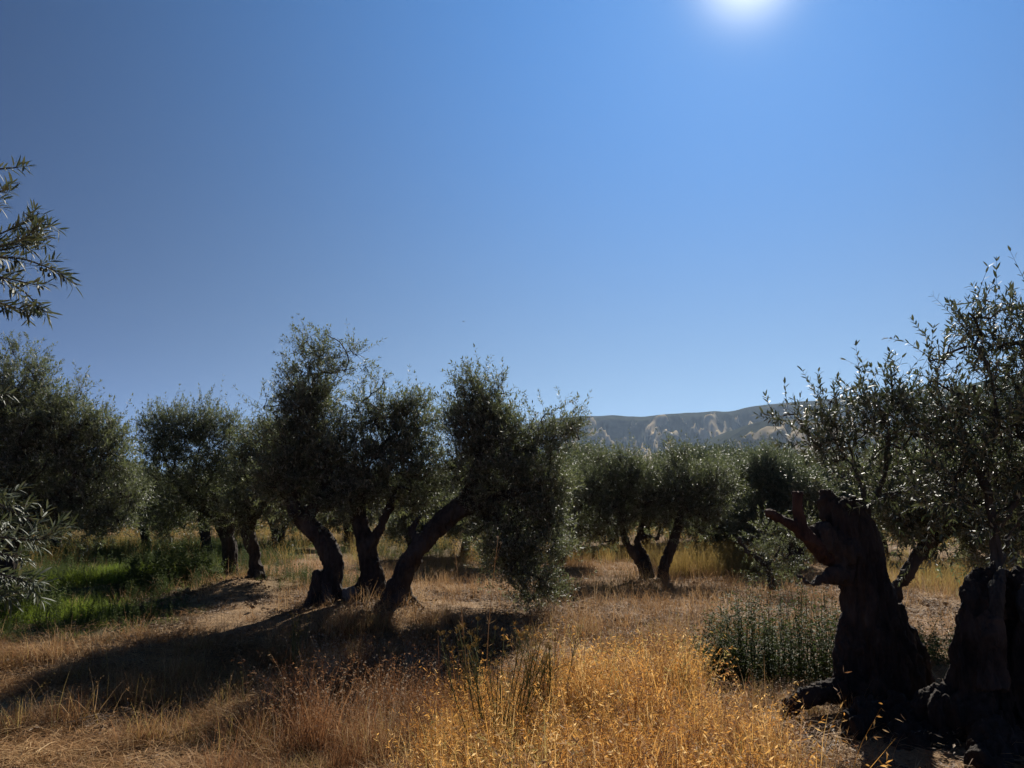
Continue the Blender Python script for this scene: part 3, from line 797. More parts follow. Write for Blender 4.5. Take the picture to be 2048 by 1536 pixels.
# L  second old trunk, cut by the right edge
dL = 5.5
olive_tree('old olive stump cut by the right edge with tall upright sprouts', dL, (2000, 1450),
           [[(2010, 1510, 0, 118), (2010, 1420, 0, 104), (2008, 1340, 0, 94), (2006, 1270, 0, 84), (2010, 1215, 0, 70), (2012, 1180, 0, 50)],
            [(1952, 1260, -.2, 24), (1950, 1200, -.2, 20), (1956, 1148, -.18, 7)], [(1985, 1240, -.25, 28), (1984, 1180, -.25, 24), (1988, 1124, -.2, 7)],
            [(2030, 1240, -.2, 32), (2034, 1180, -.2, 28), (2040, 1136, -.15, 9)], [(2075, 1240, -.1, 30), (2072, 1190, -.1, 24), (2066, 1150, -.1, 9)], [(2005, 1230, .2, 30), (2010, 1180, .2, 24), (2015, 1140, .2, 8)],
            [(1935, 1400, -.2, 40), (1925, 1320, -.25, 28), (1930, 1240, -.25, 24), (1945, 1180, -.2, 22), (1965, 1140, -.1, 14)],
            [(2060, 1420, -.2, 60), (2070, 1300, -.3, 48), (2060, 1200, -.2, 40), (2045, 1150, -.1, 26)],
            [(1985, 1380, -.4, 36), (1980, 1280, -.38, 26), (1985, 1200, -.3, 22)],
            [(1960, 1440, -.2, 80), (1900, 1430, -.2, 64), (1860, 1440, 0, 50)],
            [(2000, 1480, -.5, 60), (1975, 1560, -.9, 40)]],
           [(1950, 690, 38, 32, 0, .62), (1985, 655, 32, 28, 0, .7), (2020, 618, 22, 14, 0, .6), (1938, 635, 14, 20, 0, .6), (1890, 705, 24, 20, 0, .65), (1868, 722, 18, 10, 0, .6), (2005, 710, 40, 28, 0, .7), (2050, 680, 30, 45, 0, .7), (1872, 775, 30, 18, 0, .65), (1925, 790, 34, 22, 0, .5), (1990, 785, 40, 26, 0, .6), (2055, 780, 36, 40, 0, .7),
            (1960, 840, 60, 40, 0, .8), (2030, 870, 50, 60, 0, .8), (1900, 860, 50, 40, 0, .7), (1960, 930, 70, 50, 0, .7), (2040, 970, 50, 60, 0, .7), (1900, 970, 50, 50, 0, .6), (2120, 700, 60, 100), (2130, 900, 70, 120), (1990, 1020, 60, 40, 0, .5)],
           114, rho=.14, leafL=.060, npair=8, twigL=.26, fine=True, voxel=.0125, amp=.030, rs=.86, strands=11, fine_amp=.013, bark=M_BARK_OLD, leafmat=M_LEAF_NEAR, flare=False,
           extra=[('dead_wood', [[(1996, 1262, -.42, 5), (1992, 1215, -.38, 12), (1996, 1165, -.33, 14), (2004, 1136, -.28, 5)], [(2052, 1250, -.4, 6), (2048, 1205, -.36, 14), (2052, 1165, -.3, 6)]], M_DEAD, .010),
                  ('sprout_limb', [[(1995, 1140, 0, 11), (1990, 1090, 0, 9), (1985, 1040, 0, 8), (1975, 980, 0, 6.5), (1978, 920, 0, 6), (1990, 850, 0, 5), (1985, 760, 0, 4), (1960, 700, 0, 3)],
                                   [(1988, 1060, 0, 9), (2020, 1020, 0, 8), (2045, 975, 0, 7), (2060, 900, 0, 6), (2060, 760, 0, 5), (2040, 690, 0, 3)],
                                   [(1998, 1130, 0, 8), (2012, 1085, .1, 7), (2040, 1040, .1, 6), (2070, 1000, .1, 5)],
                                   [(1978, 990, 0, 6), (1950, 930, 0, 5), (1930, 860, 0, 4), (1937, 800, 0, 3.5), (1950, 770, 0, 3)]], M_TWIG, .008)],
           nleaf=300, root_pts=[(1990, 850, dL), (1985, 760, dL), (1960, 700, dL), (2060, 760, dL), (2040, 690, dL), (1930, 860, dL), (1950, 770, dL), (1950, 930, dL), (2045, 975, dL)], leaf_seen=lambda u, v: v < 800)

# A  nearest tree, trunk just outside the left edge; only its hanging sprays reach into the picture
def near_left_tree():
    rng = np.random.default_rng(115)
    d = 3.7
    org = np.array([-4.0, 3.9, 0.0]); org[2] = float(gz(org[0], org[1]))
    root = tag(empty('olive_tree', org), 'nearest olive, only leafy sprays reaching in from the left edge', 'tree', 'olive trees of the grove')
    g = Geo()
    tube(g, spline(np.array([[-4.0, 3.9, -.1], [-3.95, 3.9, .6], [-4.1, 3.95, 1.2], [-4.0, 4.0, 1.8], [-3.9, 4.0, 2.6], [-3.8, 4.0, 3.2]]), 16), np.linspace(.24, .06, 16), 14)
    tube(g, spline(np.array([[-4.0, 3.9, 1.3], [-3.7, 3.85, 1.7], [-3.3, 3.8, 2.0], [-3.0, 3.75, 2.3]]), 10), np.linspace(.12, .03, 10), 10)
    tube(g, spline(np.array([[-4.0, 3.9, 1.0], [-3.6, 3.8, 1.35], [-3.2, 3.75, 1.45]]), 8), np.linspace(.09, .025, 8), 10)
    g.v = [v - org for v in g.v]
    me = remesh(g, .025, 115, .03); me.name = 'trunk'; me.materials.append(M_BARK)
    t = bpy.data.objects.new('trunk', me); COL.objects.link(t); t.parent = root
    # sprays in view: (path of photograph points, side shoots)
    sprays = [([(-160, 400), (-60, 350), (20, 338), (58, 334)], 2), ([(-160, 460), (-60, 410), (10, 385), (38, 368)], 2), ([(-120, 420), (-40, 400), (20, 398)], 1),
              ([(-220, 560), (-100, 520), (-10, 480), (60, 445), (96, 432)], 9), ([(-200, 560), (-80, 520), (20, 500), (90, 480), (100, 470)], 10), ([(-180, 540), (-60, 520), (40, 515), (110, 535), (150, 553)], 7),
              ([(-160, 520), (-60, 500), (30, 490), (95, 458)], 8), ([(-180, 560), (-60, 545), (20, 560), (70, 590), (92, 618)], 7), ([(-160, 600), (-60, 590), (10, 605), (75, 625)], 5), ([(-160, 560), (-50, 545), (40, 560), (95, 572)], 5),
              ([(-160, 760), (-60, 790), (10, 792), (32, 786)], 1),
              ([(-220, 980), (-100, 985), (0, 1000), (70, 1030), (98, 1045)], 6), ([(-220, 1050), (-80, 1060), (30, 1075), (100, 1080), (132, 1074)], 8), ([(-200, 1090), (-80, 1090), (10, 1105), (80, 1115)], 7),
              ([(-200, 1120), (-80, 1120), (0, 1140), (70, 1160), (85, 1170)], 7), ([(-200, 1000), (-80, 1010), (0, 1040), (50, 1060)], 6), ([(-180, 1150), (-60, 1160), (10, 1180), (50, 1205)], 6), ([(-160, 940), (-60, 950), (10, 975), (40, 1000)], 4)]
    gb = Geo(); LP = []
    start = np.array([-3.05, 3.75, 2.3])
    S, D, LN, BD, NP = [], [], [], [], []
    for k, (path, ns) in enumerate(sprays):
        dd = rng.uniform(-.25, .3)
        w = spline(np.array([P(u - (14 if path[0][1] < 850 else 26), v, d + dd) for u, v in path]), 16)
        hi = path[0][1] < 850
        st = start if hi else np.array([-3.2, 3.75, 1.45])
        s0 = st + rng.normal(0, .05, 3)
        full = spline(np.concatenate([[s0], [(s0 + w[2]) / 2 + [0, 0, .06]], w[2::3]]), 24)
        tube(gb, full, np.linspace(.010, .0022, len(full)), 5, cap=False)
        # leaf pairs on the tip of the spray itself
        S.append(w[7]); D.append(w[-1] - w[7]); LN.append(np.linalg.norm(w[-1] - w[7])); BD.append(0.0); NP.append(12)
        for j in range(int(ns * 1.5)):
            q = rng.integers(3, 14)
            tg = unit(w[q + 1] - w[q])
            dr = unit(tg + rng.normal(0, .45, 3) + np.array([0, 0, .05 if hi else .15]))
            S.append(w[q]); D.append(dr); LN.append(rng.uniform(.06, .13) if hi else rng.uniform(.08, .16)); BD.append(rng.uniform(-.3, .15)); NP.append(8)
    S = np.array(S); D = np.array(D); LN = np.array(LN); BD = np.array(BD); NP = np.array(NP)
    arrs = []
    for npn in np.unique(NP):
        m = NP == npn
        p, dr, nm, L, half, end = twig_leaves(rng, S[m], D[m], LN[m], int(npn), .068, BD[m])
        twig_stems(gb, S[m], half, end, .0018)
        arrs.append((p, dr, nm, L))
    # the rest of the crown, out of frame
    gl2, gb2, a2 = gen_crown(rng, [(-420, 300, 160, 200), (-500, 600, 160, 200), (-420, 900, 140, 150), (-700, 200, 200, 200, .5), (-800, 600, 220, 250, .5)], d + .2, [[-3.8, 4.0, 3.2], [-3.0, 3.75, 2.3]], .05, .066, 9, .3)
    p, dr, nm, L = [np.concatenate([a[i] for a in arrs]) for i in range(4)]
    W = L * rng.uniform(.15, .20, len(L))
    u, v, fw = project(p)
    cand = np.where((u > 2) & (v > 0))[0]
    sz = L[cand] / fw[cand] * np.linalg.norm(np.cross(unit(dr[cand]), unit(p[cand] - CAM)), axis=1)
    pick = np.zeros(len(p), bool); pick[cand[np.argsort(-sz)[:300]]] = True
    global LEAF_ME
    keep, LEAF_ME = LEAF_ME, []
    for wd in (.13, .155, .18):
        gg = Geo(); leaves_geo(gg, np.zeros((1, 3)), np.array([[0, 1., 0]]), np.array([[0, 0, 1.]]), np.array([1.0]), np.array([wd]), True)
        LEAF_ME.append(gg.mesh('leaf', M_LEAF_NEAR))
    leaf_objects(root, (p, dr, nm, L, W), np.where(pick)[0], M_LEAF_NEAR)
    LEAF_ME = keep
    gl = Geo()
    leaves_geo(gl, p[~pick], dr[~pick], nm[~pick], L[~pick], W[~pick], True)
    leaves_geo(gl, a2[0], a2[1], a2[2], a2[3], a2[4], False)
    gl.v = [q - org for q in gl.v]; gb.v = [q - org for q in gb.v]; gb2.v = [q - org for q in gb2.v]
    gb.add(np.concatenate(gb2.v), np.concatenate(gb2.t) if gb2.t else None, np.concatenate(gb2.q))
    gb.obj('branches', M_TWIG, root, True, 'stuff')
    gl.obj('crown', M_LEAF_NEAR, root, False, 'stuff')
    # hanging fruit
    fm = None
    for (u_, v_) in ((82, 538), (92, 540), (98, 550), (45, 570), (54, 567), (15, 541), (76, 618), (40, 1120)):
        gg = Geo()
        c = P(u_, v_, d + rng.uniform(-.1, .1)) - org
        if fm is None:
            th = np.linspace(0, math.pi, 7)
            tube(gg, np.stack([0 * th, 0 * th, -np.cos(th) * .0115], 1), np.maximum(np.sin(th) * .0085, .0005), 8)
            tube(gg, np.array([[0, 0, .011], [.002, 0, .03]]), [.0009, .0009], 4)
            fm = gg.mesh('olive', M_FRUIT, True)
        o = bpy.data.objects.new('olive', fm); COL.objects.link(o); o.parent = root; o.location = Vector(c); o.rotation_euler = (rng.uniform(-.4, .4), rng.uniform(-.4, .4), 0)
near_left_tree()

# ------------------------------------------------------------------ rows of olives further off
def far_tree_proto(seed, h=3.4):
    rng = np.random.default_rng(seed)
    d = 24.0
    m = d / FPX
    base = P(1024, 1003 + 1.6 / m, d); org = np.array([base[0], base[1], 0.0])
    g = Geo()
    for k in range(2 if seed % 2 else 1):
        a = rng.uniform(0, 6)
        q = np.array([math.cos(a), math.sin(a), 0])
        tube(g, spline(np.array([[0, 0, -.15], q * .1 + [0, 0, .6], q * .4 + [0, 0, 1.2], q * .5 + [0, 0, 2.0]]), 9), np.linspace(.2, .07, 9), 8)
    me = remesh(g, .05, seed, .03); me.name = 'trunk'; me.materials.append(M_BARK)
    v0 = 1003 + 1.6 / m
    bl = []
    for k in range(9):
        a = rng.uniform(0, 6.28); rr = rng.uniform(.2, 1.0)
        zz = rng.uniform(1.0, h - .7)
        bl.append((1024 + rr * math.cos(a) * 1.15 / m, v0 - zz / m, rng.uniform(.5, .8) / m, rng.uniform(.45, .7) / m, rr * math.sin(a) * 1.15, 1))
    gl, gb, (p, dr, nm, L, W) = gen_crown(rng, bl, d, [org + [0, 0, 2.0]], 1.5, .105, 6, .34, stems=False, tall=1)
    leaves_geo(gl, p, dr, nm, L, W)
    gl.v = [v - org for v in gl.v]; gb.v = [v - org for v in gb.v]
    return me, gb.mesh('branches', M_BARK), gl.mesh('crown', M_LEAF_FAR)

PROTOS = [far_tree_proto(s) for s in (201, 202, 203, 204)]
def far_tree(x, y, rz, s, k, label, group):
    r = tag(empty('olive_tree', (x, y, float(gz(x, y)))), label, 'tree', group)
    r.rotation_euler = (0, 0, rz); r.scale = (s, s, s)
    for nm_, me in zip(('trunk', 'branches', 'crown'), PROTOS[k]):
        o = bpy.data.objects.new(nm_, me); COL.objects.link(o); o.parent = r
        if nm_ != 'trunk': o['kind'] = 'stuff'
    return r

rnd = random.Random(5)
k = 0
ROWS = ((830, 21, .75, 'low pale olive crown seen under the canopy between the upright and slanting trunks'), (930, 23, .8, 'low olive crown in the gap right of the slanting trunk'),
        (1010, 20, .9, 'olive hidden behind the trailing foliage of the right leaning tree'), (1150, 25, 1.15, 'back row olive just right of the trailing foliage'),
        (1225, 29, 1.2, 'back row olive whose top shows above the V forked tree, left part'), (1290, 26, 1.15, 'back row olive between the tops of the twin small trees'),
        (1345, 31, 1.25, 'farthest olive top right above the leaning bare trunk'), (1410, 25, 1.1, 'back row olive right of the leaning bare trunk tree'),
        (1450, 33, 1.25, 'distant olive top just left of the dense dark olive'), (1500, 27, 1.15, 'back row olive directly behind the dense dark olive'),
        (1560, 30, 1.2, 'back row olive behind the left sprouts of the pollarded trunk'), (1620, 24, 1.1, 'olive behind the two cut stubs'),
        (1690, 28, 1.1, 'back row olive behind the head of the pollarded trunk'), (1760, 22, 1.05, 'olive behind the right sprouts of the pollarded trunk'),
        (1850, 20, 1.05, 'back row olive behind the slanting dark trunk between the stumps'), (1930, 24, 1.1, 'back row olive left of the upright sprouts on the right stump'),
        (2010, 21, 1.0, 'olive behind the upright sprouts of the right edge stump'), (2090, 18, 1.0, 'olive crown at the extreme right edge behind the stump'),
        (560, 27, 1.0, 'far olive seen between the bank trunk and the bowed trunk'), (640, 31, 1.0, 'far olive behind the bowed trunk of the tallest tree'),
        (700, 28, .95, 'far olive in the gap between the bowed and upright trunks'), (300, 25, 1.0, 'back row olive under the sky gap beside the rounded olive'),
        (210, 30, 1.0, 'far olive behind the right rim of the left edge tree'), (120, 24, 1.0, 'back row olive behind the middle of the left edge tree'),
        (30, 28, 1.1, 'far olive behind the trunk of the left edge tree'), (-60, 21, 1.1, 'back row olive at the extreme left edge'),
        (480, 33, 1.0, 'far olive behind the bank trunk and the rounded olive'), (780, 34, 1.0, 'far olive just right of the upright split trunk'),
        (1120, 20, 1.0, 'olive crown directly behind the right edge of the trailing foliage'), (1435, 21, 1.05, 'olive between the leaning bare trunk tree and the dense dark olive'),
        (1585, 18, .9, 'olive behind the low young olive with the crooked limb'))
for (u, d, s, lab) in ROWS:
    p = P(u, 1003, d)
    far_tree(p[0], d, rnd.uniform(0, 6.28), s * (.90 if u > 1100 else .95) * rnd.uniform(.93, 1.07), k % 4, lab, 'olive trees of the rows behind')
    k += 1
# still further: one unbroken mass of grove
def far_grove():
    rng = np.random.default_rng(77)
    g = Geo()
    cs = []
    for row in range(14):
        y = 40 + row * 9
        w = y * .8 + 10
        for x in np.arange(-w, w, 6.0):
            cs.append((x + rng.uniform(-1, 1), y + rng.uniform(-2, 2), rng.uniform(.9, 1.2)))
    cs = np.array(cs)
    n_l = 210
    c = np.repeat(cs, n_l, 0)
    q = unit(rng.normal(size=(len(c), 3))) * rng.random((len(c), 1)) ** .4
    lump = 1 + .25 * vnoise(q * 2.2 + c, 4)[:, None]
    p = np.stack([c[:, 0], c[:, 1], 2.0 * c[:, 2]], 1) + q * lump * np.array([2.3, 2.3, 1.35]) * c[:, 2:3]
    p[:, 2] += gz(p[:, 0], p[:, 1])
    L = rng.uniform(.35, .6, len(p)); W = L * .4
    leaves_geo(g, p, q + rng.normal(0, .5, q.shape) + [0, 0, .5], unit(q + rng.normal(0, .6, q.shape) + [0, 0, .6]), L, W)
    for x, y, s in cs:
        tube(g, [[x, y, float(gz(x, y)) - .1], [x + .1, y, 1.5]], [.2, .12], 5, cap=False)
    tag(g.obj('distant_grove', M_LEAF_FAR), 'far olive rows merging into one grey green band below the hills', 'grove', kind='stuff')
far_grove()

# ------------------------------------------------------------------ grasses and weeds (nobody could count them)
def blade(g, rng, x, y, h, lean, az, w, seg=3, droop=.3, z0=-.02):
    s = np.linspace(0, 1, seg + 1)
    q = np.array([math.cos(az), math.sin(az)])
    out = lean * s * h + droop * h * s ** 2.5 * .6
    zz = h * s * math.sqrt(max(.05, 1 - lean * lean * .6)) - droop * h * .45 * s ** 3
    pc = np.stack([x + q[0] * out, y + q[1] * out, z0 + zz], 1)
    sa = az + math.pi / 2 + rng.uniform(-.7, .7)
    sd = np.array([math.cos(sa), math.sin(sa), 0])
    ww = w * (1 - s ** 1.6) * .5
    v = np.concatenate([pc[:-1] + sd * ww[:-1, None], pc[:-1] - sd * ww[:-1, None], pc[-1:]])
    qd = [[k, k + 1, seg + k + 1, seg + k] for k in range(seg - 1)]
    g.add(v, [[seg - 1, 2 * seg, 2 * seg - 1]], qd)
    return pc

def spikelets(g, rng, pc, n, L, spread, droop=True):
    a = pc[-2]; b = pc[-1]
    s = rng.uniform(.0, 1.05, n)[:, None]
    p = a * (1 - s) + b * s
    d = unit(rng.normal(0, spread, (n, 3)) + unit(b - a) * (.8) + ([0, 0, -.7] if droop else [0, 0, .4]))
    leaves_geo(g, p, d, rng.normal(size=(n, 3)), L * rng.uniform(.7, 1.2, n), L * rng.uniform(.16, .27, n))

def tuft(kind, seed, mat):
    rng = np.random.default_rng(seed); g = Geo(); th = None
    if kind == 'tall':
        for k in range(26):
            h = rng.uniform(.28, .62)
            pc = blade(g, rng, rng.normal(0, .06), rng.normal(0, .06), h, rng.uniform(0, .35), rng.uniform(0, 6.28), rng.uniform(.003, .006), 4, rng.uniform(.05, .55))
            if rng.random() < .6: spikelets(g, rng, pc, int(rng.integers(4, 10)), .023, .45)
        th = (24, .10, .26)
    elif kind == 'mid':
        for k in range(22):
            h = rng.uniform(.14, .36)
            pc = blade(g, rng, rng.normal(0, .07), rng.normal(0, .07), h, rng.uniform(0, .6), rng.uniform(0, 6.28), rng.uniform(.0025, .005), 3, rng.uniform(.1, .8))
            if rng.random() < .4: spikelets(g, rng, pc, int(rng.integers(3, 7)), .014, .5)
        th = (14, .06, .16)
    elif kind == 'short':
        for k in range(20):
            blade(g, rng, rng.normal(0, .08), rng.normal(0, .08), rng.uniform(.05, .17), rng.uniform(.2, 1.0), rng.uniform(0, 6.28), rng.uniform(.003, .006), 3, rng.uniform(.1, 1.0))
    elif kind == 'lying':
        for k in range(26):
            az = rng.uniform(0, 6.28); L = rng.uniform(.07, .26); x, y = rng.normal(0, .11, 2); z = rng.uniform(.004, .05)
            q = np.array([math.cos(az), math.sin(az), rng.uniform(-.12, .25)])
            p0 = np.array([x, y, z]); w = rng.uniform(.0025, .006)
            sd = np.array([-q[1], q[0], rng.uniform(-.3, .3)]) * w * .5
            md = p0 + q * L * .5 + [0, 0, rng.uniform(0, .02)]
            v = np.array([p0 + sd, p0 - sd, md + sd, md - sd, p0 + q * L])
            g.add(v, [[2, 3, 4]], [[0, 1, 3, 2]])
    elif kind == 'green':
        for k in range(30):
            blade(g, rng, rng.normal(0, .08), rng.normal(0, .08), rng.uniform(.10, .34), rng.uniform(.1, .7), rng.uniform(0, 6.28), rng.uniform(.004, .009), 3, rng.uniform(.1, .8))
    elif kind == 'weed':
        for k in range(7):
            h = rng.uniform(.25, .6); az = rng.uniform(0, 6.28); x, y = rng.normal(0, .07, 2); ln = rng.uniform(0, .3)
            top = np.array([x + math.cos(az) * ln * h, y + math.sin(az) * ln * h, h])
            tube(g, [[x, y, -.02], top], [.003, .0015], 4, cap=False)
            n = 26; s = rng.uniform(.12, 1, n)[:, None]
            p = np.array([x, y, 0]) * (1 - s) + top * s
            a = rng.uniform(0, 6.28, n)
            dr = np.stack([np.cos(a), np.sin(a), rng.uniform(-.1, .8, n)], 1)
            leaves_geo(g, p, dr, np.array([0, 0, 1.]) + rng.normal(0, .3, (n, 3)), rng.uniform(.025, .055, n), rng.uniform(.012, .022, n))
    elif kind == 'litter':
        n = 46
        p = np.stack([rng.normal(0, .13, n), rng.normal(0, .13, n), rng.uniform(.004, .025, n)], 1)
        a = rng.uniform(0, 6.28, n)
        leaves_geo(g, p, np.stack([np.cos(a), np.sin(a), rng.normal(0, .25, n)], 1), np.array([0, 0, 1.]) + rng.normal(0, .45, (n, 3)), rng.uniform(.03, .06, n), rng.uniform(.008, .016, n))
        for k in range(5):
            a = rng.uniform(0, 6.28); q0 = np.array([*rng.normal(0, .12, 2), .012]); ln = rng.uniform(.06, .2)
            tube(g, [q0, q0 + [math.cos(a) * ln, math.sin(a) * ln, rng.uniform(-.01, .03)]], [.003, .0015], 4)
    elif kind == 'clod':
        for k in range(7):
            r = rng.uniform(.012, .04); x, y = rng.normal(0, .14, 2)
            v = np.array([[0, 0, 1], [1, 0, .2], [.3, .9, .1], [-.8, .6, .2], [-.8, -.6, .1], [.3, -.9, .2], [0, 0, -.8]]) * r * rng.uniform(.6, 1.2, (7, 3)) + [x, y, r * .3]
            g.add(v, [[0, 1 + j, 1 + (j + 1) % 5] for j in range(5)] + [[6, 1 + (j + 1) % 5, 1 + j] for j in range(5)])
    elif kind == 'seedhead':
        for k in range(9):
            h = rng.uniform(.22, .48)
            pc = blade(g, rng, rng.normal(0, .07), rng.normal(0, .07), h, rng.uniform(0, .4), rng.uniform(0, 6.28), .0025, 3, .1)
            n = 8
            leaves_geo(g, np.repeat(pc[-1:], n, 0), rng.normal(size=(n, 3)) + [0, 0, .8], rng.normal(size=(n, 3)), rng.uniform(.008, .015, n), np.full(n, .005))
    if th is None:
        return g.mesh('tuft_' + kind, mat)
    nt, nq = sum(len(t) for t in g.t), sum(len(q) for q in g.q)
    for k in range(th[0]):
        blade(g, rng, rng.normal(0, .08), rng.normal(0, .08), rng.uniform(th[1], th[2]), rng.uniform(.1, .9), rng.uniform(0, 6.28), rng.uniform(.003, .006), 3, rng.uniform(.1, .9))
    me = g.mesh('tuft_' + kind, mat); me.materials.append(M_THATCH)
    nt2, nq2 = sum(len(t) for t in g.t), sum(len(q) for q in g.q)
    mi = np.zeros(nt2 + nq2, np.int32); mi[nt:nt2] = 1; mi[nt2 + nq:] = 1
    me.polygons.foreach_set('material_index', mi); me.update()
    return me

def scatter(name, label, kinds, pts, scale, cat='grass'):
    """one object: points carrying small tufts as mesh instances"""
    rng = np.random.default_rng(len(pts))
    me = bpy.data.meshes.new(name)
    n = len(pts)
    me.vertices.add(n); me.vertices.foreach_set('co', np.asarray(pts, np.float32).ravel())
    a = me.attributes.new('rot', 'FLOAT_VECTOR', 'POINT')
    rot = np.zeros((n, 3), np.float32); rot[:, 2] = rng.uniform(0, 6.28, n); rot[:, :2] = rng.normal(0, .10, (n, 2)); a.data.foreach_set('vector', rot.ravel())
    a = me.attributes.new('size', 'FLOAT', 'POINT'); a.data.foreach_set('value', np.asarray(scale, np.float32))
    a = me.attributes.new('pick', 'INT', 'POINT'); a.data.foreach_set('value', rng.integers(0, len(kinds), n).astype(np.int32))
    me.update()
    o = bpy.data.objects.new(name, me); COL.objects.link(o)
    ng = bpy.data.node_groups.new(name, 'GeometryNodeTree')
    ng.interface.new_socket('Geometry', in_out='INPUT', socket_type='NodeSocketGeometry')
    ng.interface.new_socket('Geometry', in_out='OUTPUT', socket_type='NodeSocketGeometry')
    N, Lk = ng.nodes, ng.links
    gi, go = N.new('NodeGroupInput'), N.new('NodeGroupOutput')
    iop = N.new('GeometryNodeInstanceOnPoints'); iop.inputs['Pick Instance'].default_value = True
    jn = N.new('GeometryNodeGeometryToInstance')
    for me_t in reversed(kinds):
        po = bpy.data.objects.new(me_t.name, me_t)          # never linked: a source of geometry only
        oi = N.new('GeometryNodeObjectInfo'); oi.inputs['Object'].default_value = po
        Lk.new(oi.outputs['Geometry'], jn.inputs[0])
    def attr(nm_, tp):
        q = N.new('GeometryNodeInputNamedAttribute'); q.data_type = tp; q.inputs['Name'].default_value = nm_
        return q.outputs['Attribute']
    Lk.new(gi.outputs[0], iop.inputs['Points']); Lk.new(jn.outputs[0], iop.inputs['Instance'])
    Lk.new(attr('pick', 'INT'), iop.inputs['Instance Index'])
    Lk.new(attr('rot', 'FLOAT_VECTOR'), iop.inputs['Rotation'])
    Lk.new(attr('size', 'FLOAT'), iop.inputs['Scale'])
    Lk.new(iop.outputs[0], go.inputs[0])
    md = o.modifiers.new('scatter', 'NODES'); md.node_group = ng
    tag(o, label, cat, kind='stuff')
    return o

RG = np.random.default_rng(9)
def sample(n, x0, x1, y0, y1, dens):
    x = RG.uniform(x0, x1, n); y = RG.uniform(y0, y1, n)
    k = RG.random(n) < dens(x, y)
    # only what the camera, or one a step aside, could see
    k &= np.abs(x) < (y + 2.0) * .78 + .6
    x, y = x[k], y[k]
    return np.stack([x, y, gz(x, y)], 1)

def clumps(n, x0, x1, y0, y1, dens, rad, per):
    # tufts gathered in clumps: points and heights that fall off towards each clump's edge
    x = RG.uniform(x0, x1, n); y = RG.uniform(y0, y1, n)
    k = (RG.random(n) < dens(x, y)) & (np.abs(x) < (y + 2.0) * .78 + .6)
    x, y = x[k], y[k]
    m = RG.integers(per[0], per[1], len(x)); R_ = RG.uniform(rad[0], rad[1], len(x)); H_ = RG.uniform(.6, 1.45, len(x))
    cx, cy, r, h = np.repeat(x, m), np.repeat(y, m), np.repeat(R_, m), np.repeat(H_, m)
    q = RG.random(len(cx)) ** .6; a = RG.uniform(0, 6.28, len(cx))
    px, py = cx + np.cos(a) * q * r, cy + np.sin(a) * q * r
    return np.stack([px, py, gz(px, py)], 1), h * (1.1 - .45 * q) * RG.uniform(.85, 1.15, len(q))

def gold_mask(x, y):
    e = .35 * n2(x, y, 1.1, 41, 2)
    return np.clip((x + .75 + e) / .4, 0, 1) * np.clip((1.5 + e - x) / .4, 0, 1) * np.clip((6.9 + e - y) / .6, 0, 1)
def russet_mask(x, y):
    e = .4 * n2(x, y, .9, 43, 2)
    return np.clip((x + 2.3 + e) / .5, 0, 1) * np.clip((-.45 + e - x) / .4, 0, 1) * np.clip((y - 5.5 - e) / .5, 0, 1) * np.clip((8.4 + e - y) / .8, 0, 1)
def bank_mask(x, y):
    return np.exp(-(((x + 4.6) / .9) ** 2 + ((y - 13.2) / 1.4) ** 2))
def patch(x, y, s=.7, seed=61):
    return np.clip(.55 + .9 * n2(x, y, s, seed, 3), 0.05, 1)
def trail(x, y):
    """less growth round the old trunks and their shade"""
    return np.clip(np.hypot(x - 3.3, y - 5.7) - .75, 0, 1)

TALL = [tuft('tall', 300 + i, M_GOLD) for i in range(5)] + [tuft('tall', 310, M_OCHRE), tuft('tall', 311, M_RUSSET), tuft('tall', 313, M_STRAW)]
RUSS = [tuft('mid', 320 + i, M_RUSSET) for i in range(3)] + [tuft('tall', 330, M_RUSSET)]
MIDT = [tuft('mid', 340 + i, M_STRAW) for i in range(3)] + [tuft('mid', 346, M_OCHRE)]
SHRT = [tuft('short', 350 + i, M_STRAW) for i in range(3)]
LYNG = [tuft('lying', 360 + i, M_STRAW) for i in range(4)]
GRN = [tuft('green', 370 + i, M_GREEN) for i in range(3)]
WEED = [tuft('weed', 380 + i, M_WEED) for i in range(3)]
SEEDH = [tuft('seedhead', 390 + i, M_SEED) for i in range(3)]
LITT = [tuft('litter', 430 + i, M_LITTER) for i in range(3)]
CLOD = [tuft('clod', 440 + i, bpy.data.materials['dry_earth']) for i in range(3)]
OCHR = [tuft('tall', 395 + i, M_OCHRE) for i in range(3)]

p, h = clumps(330, -1.6, 2.6, 2.3, 7.6, lambda x, y: gold_mask(x, y) * trail(x, y), (.10, .27), (10, 22))
p2 = sample(2200, -1.6, 2.6, 2.4, 7.6, lambda x, y: gold_mask(x, y) * .42 * trail(x, y))
p = np.concatenate([p, p2]); h = np.concatenate([h, RG.uniform(.5, .9, len(p2))])
scatter('golden_grass', 'tall golden wild oat grass filling the centre foreground', TALL, p, h)
p, h = clumps(200, -2.9, .2, 4.3, 9.0, lambda x, y: russet_mask(x, y), (.08, .26), (8, 18))
p2 = sample(1500, -2.9, .2, 4.3, 9.0, lambda x, y: russet_mask(x, y) * .4)
p = np.concatenate([p, p2]); h = np.concatenate([h, RG.uniform(.5, .9, len(p2))])
scatter('russet_grass', 'reddish brown dry weeds left of the golden grass', RUSS, p, h * .9)
p = sample(900, -2.9, .6, 5.6, 9.5, lambda x, y: russet_mask(x, y - .6) * .55)
scatter('seed_heads', 'pale dry seed heads dotted above the reddish weeds', SEEDH, p, RG.uniform(.8, 1.2, len(p)))
p = sample(26000, -6.5, 6.5, 2.4, 9.5, lambda x, y: .62 * patch(x, y, .9, 67) * (1 - .6 * gold_mask(x, y)) * np.clip(trail(x, y), .15, 1))
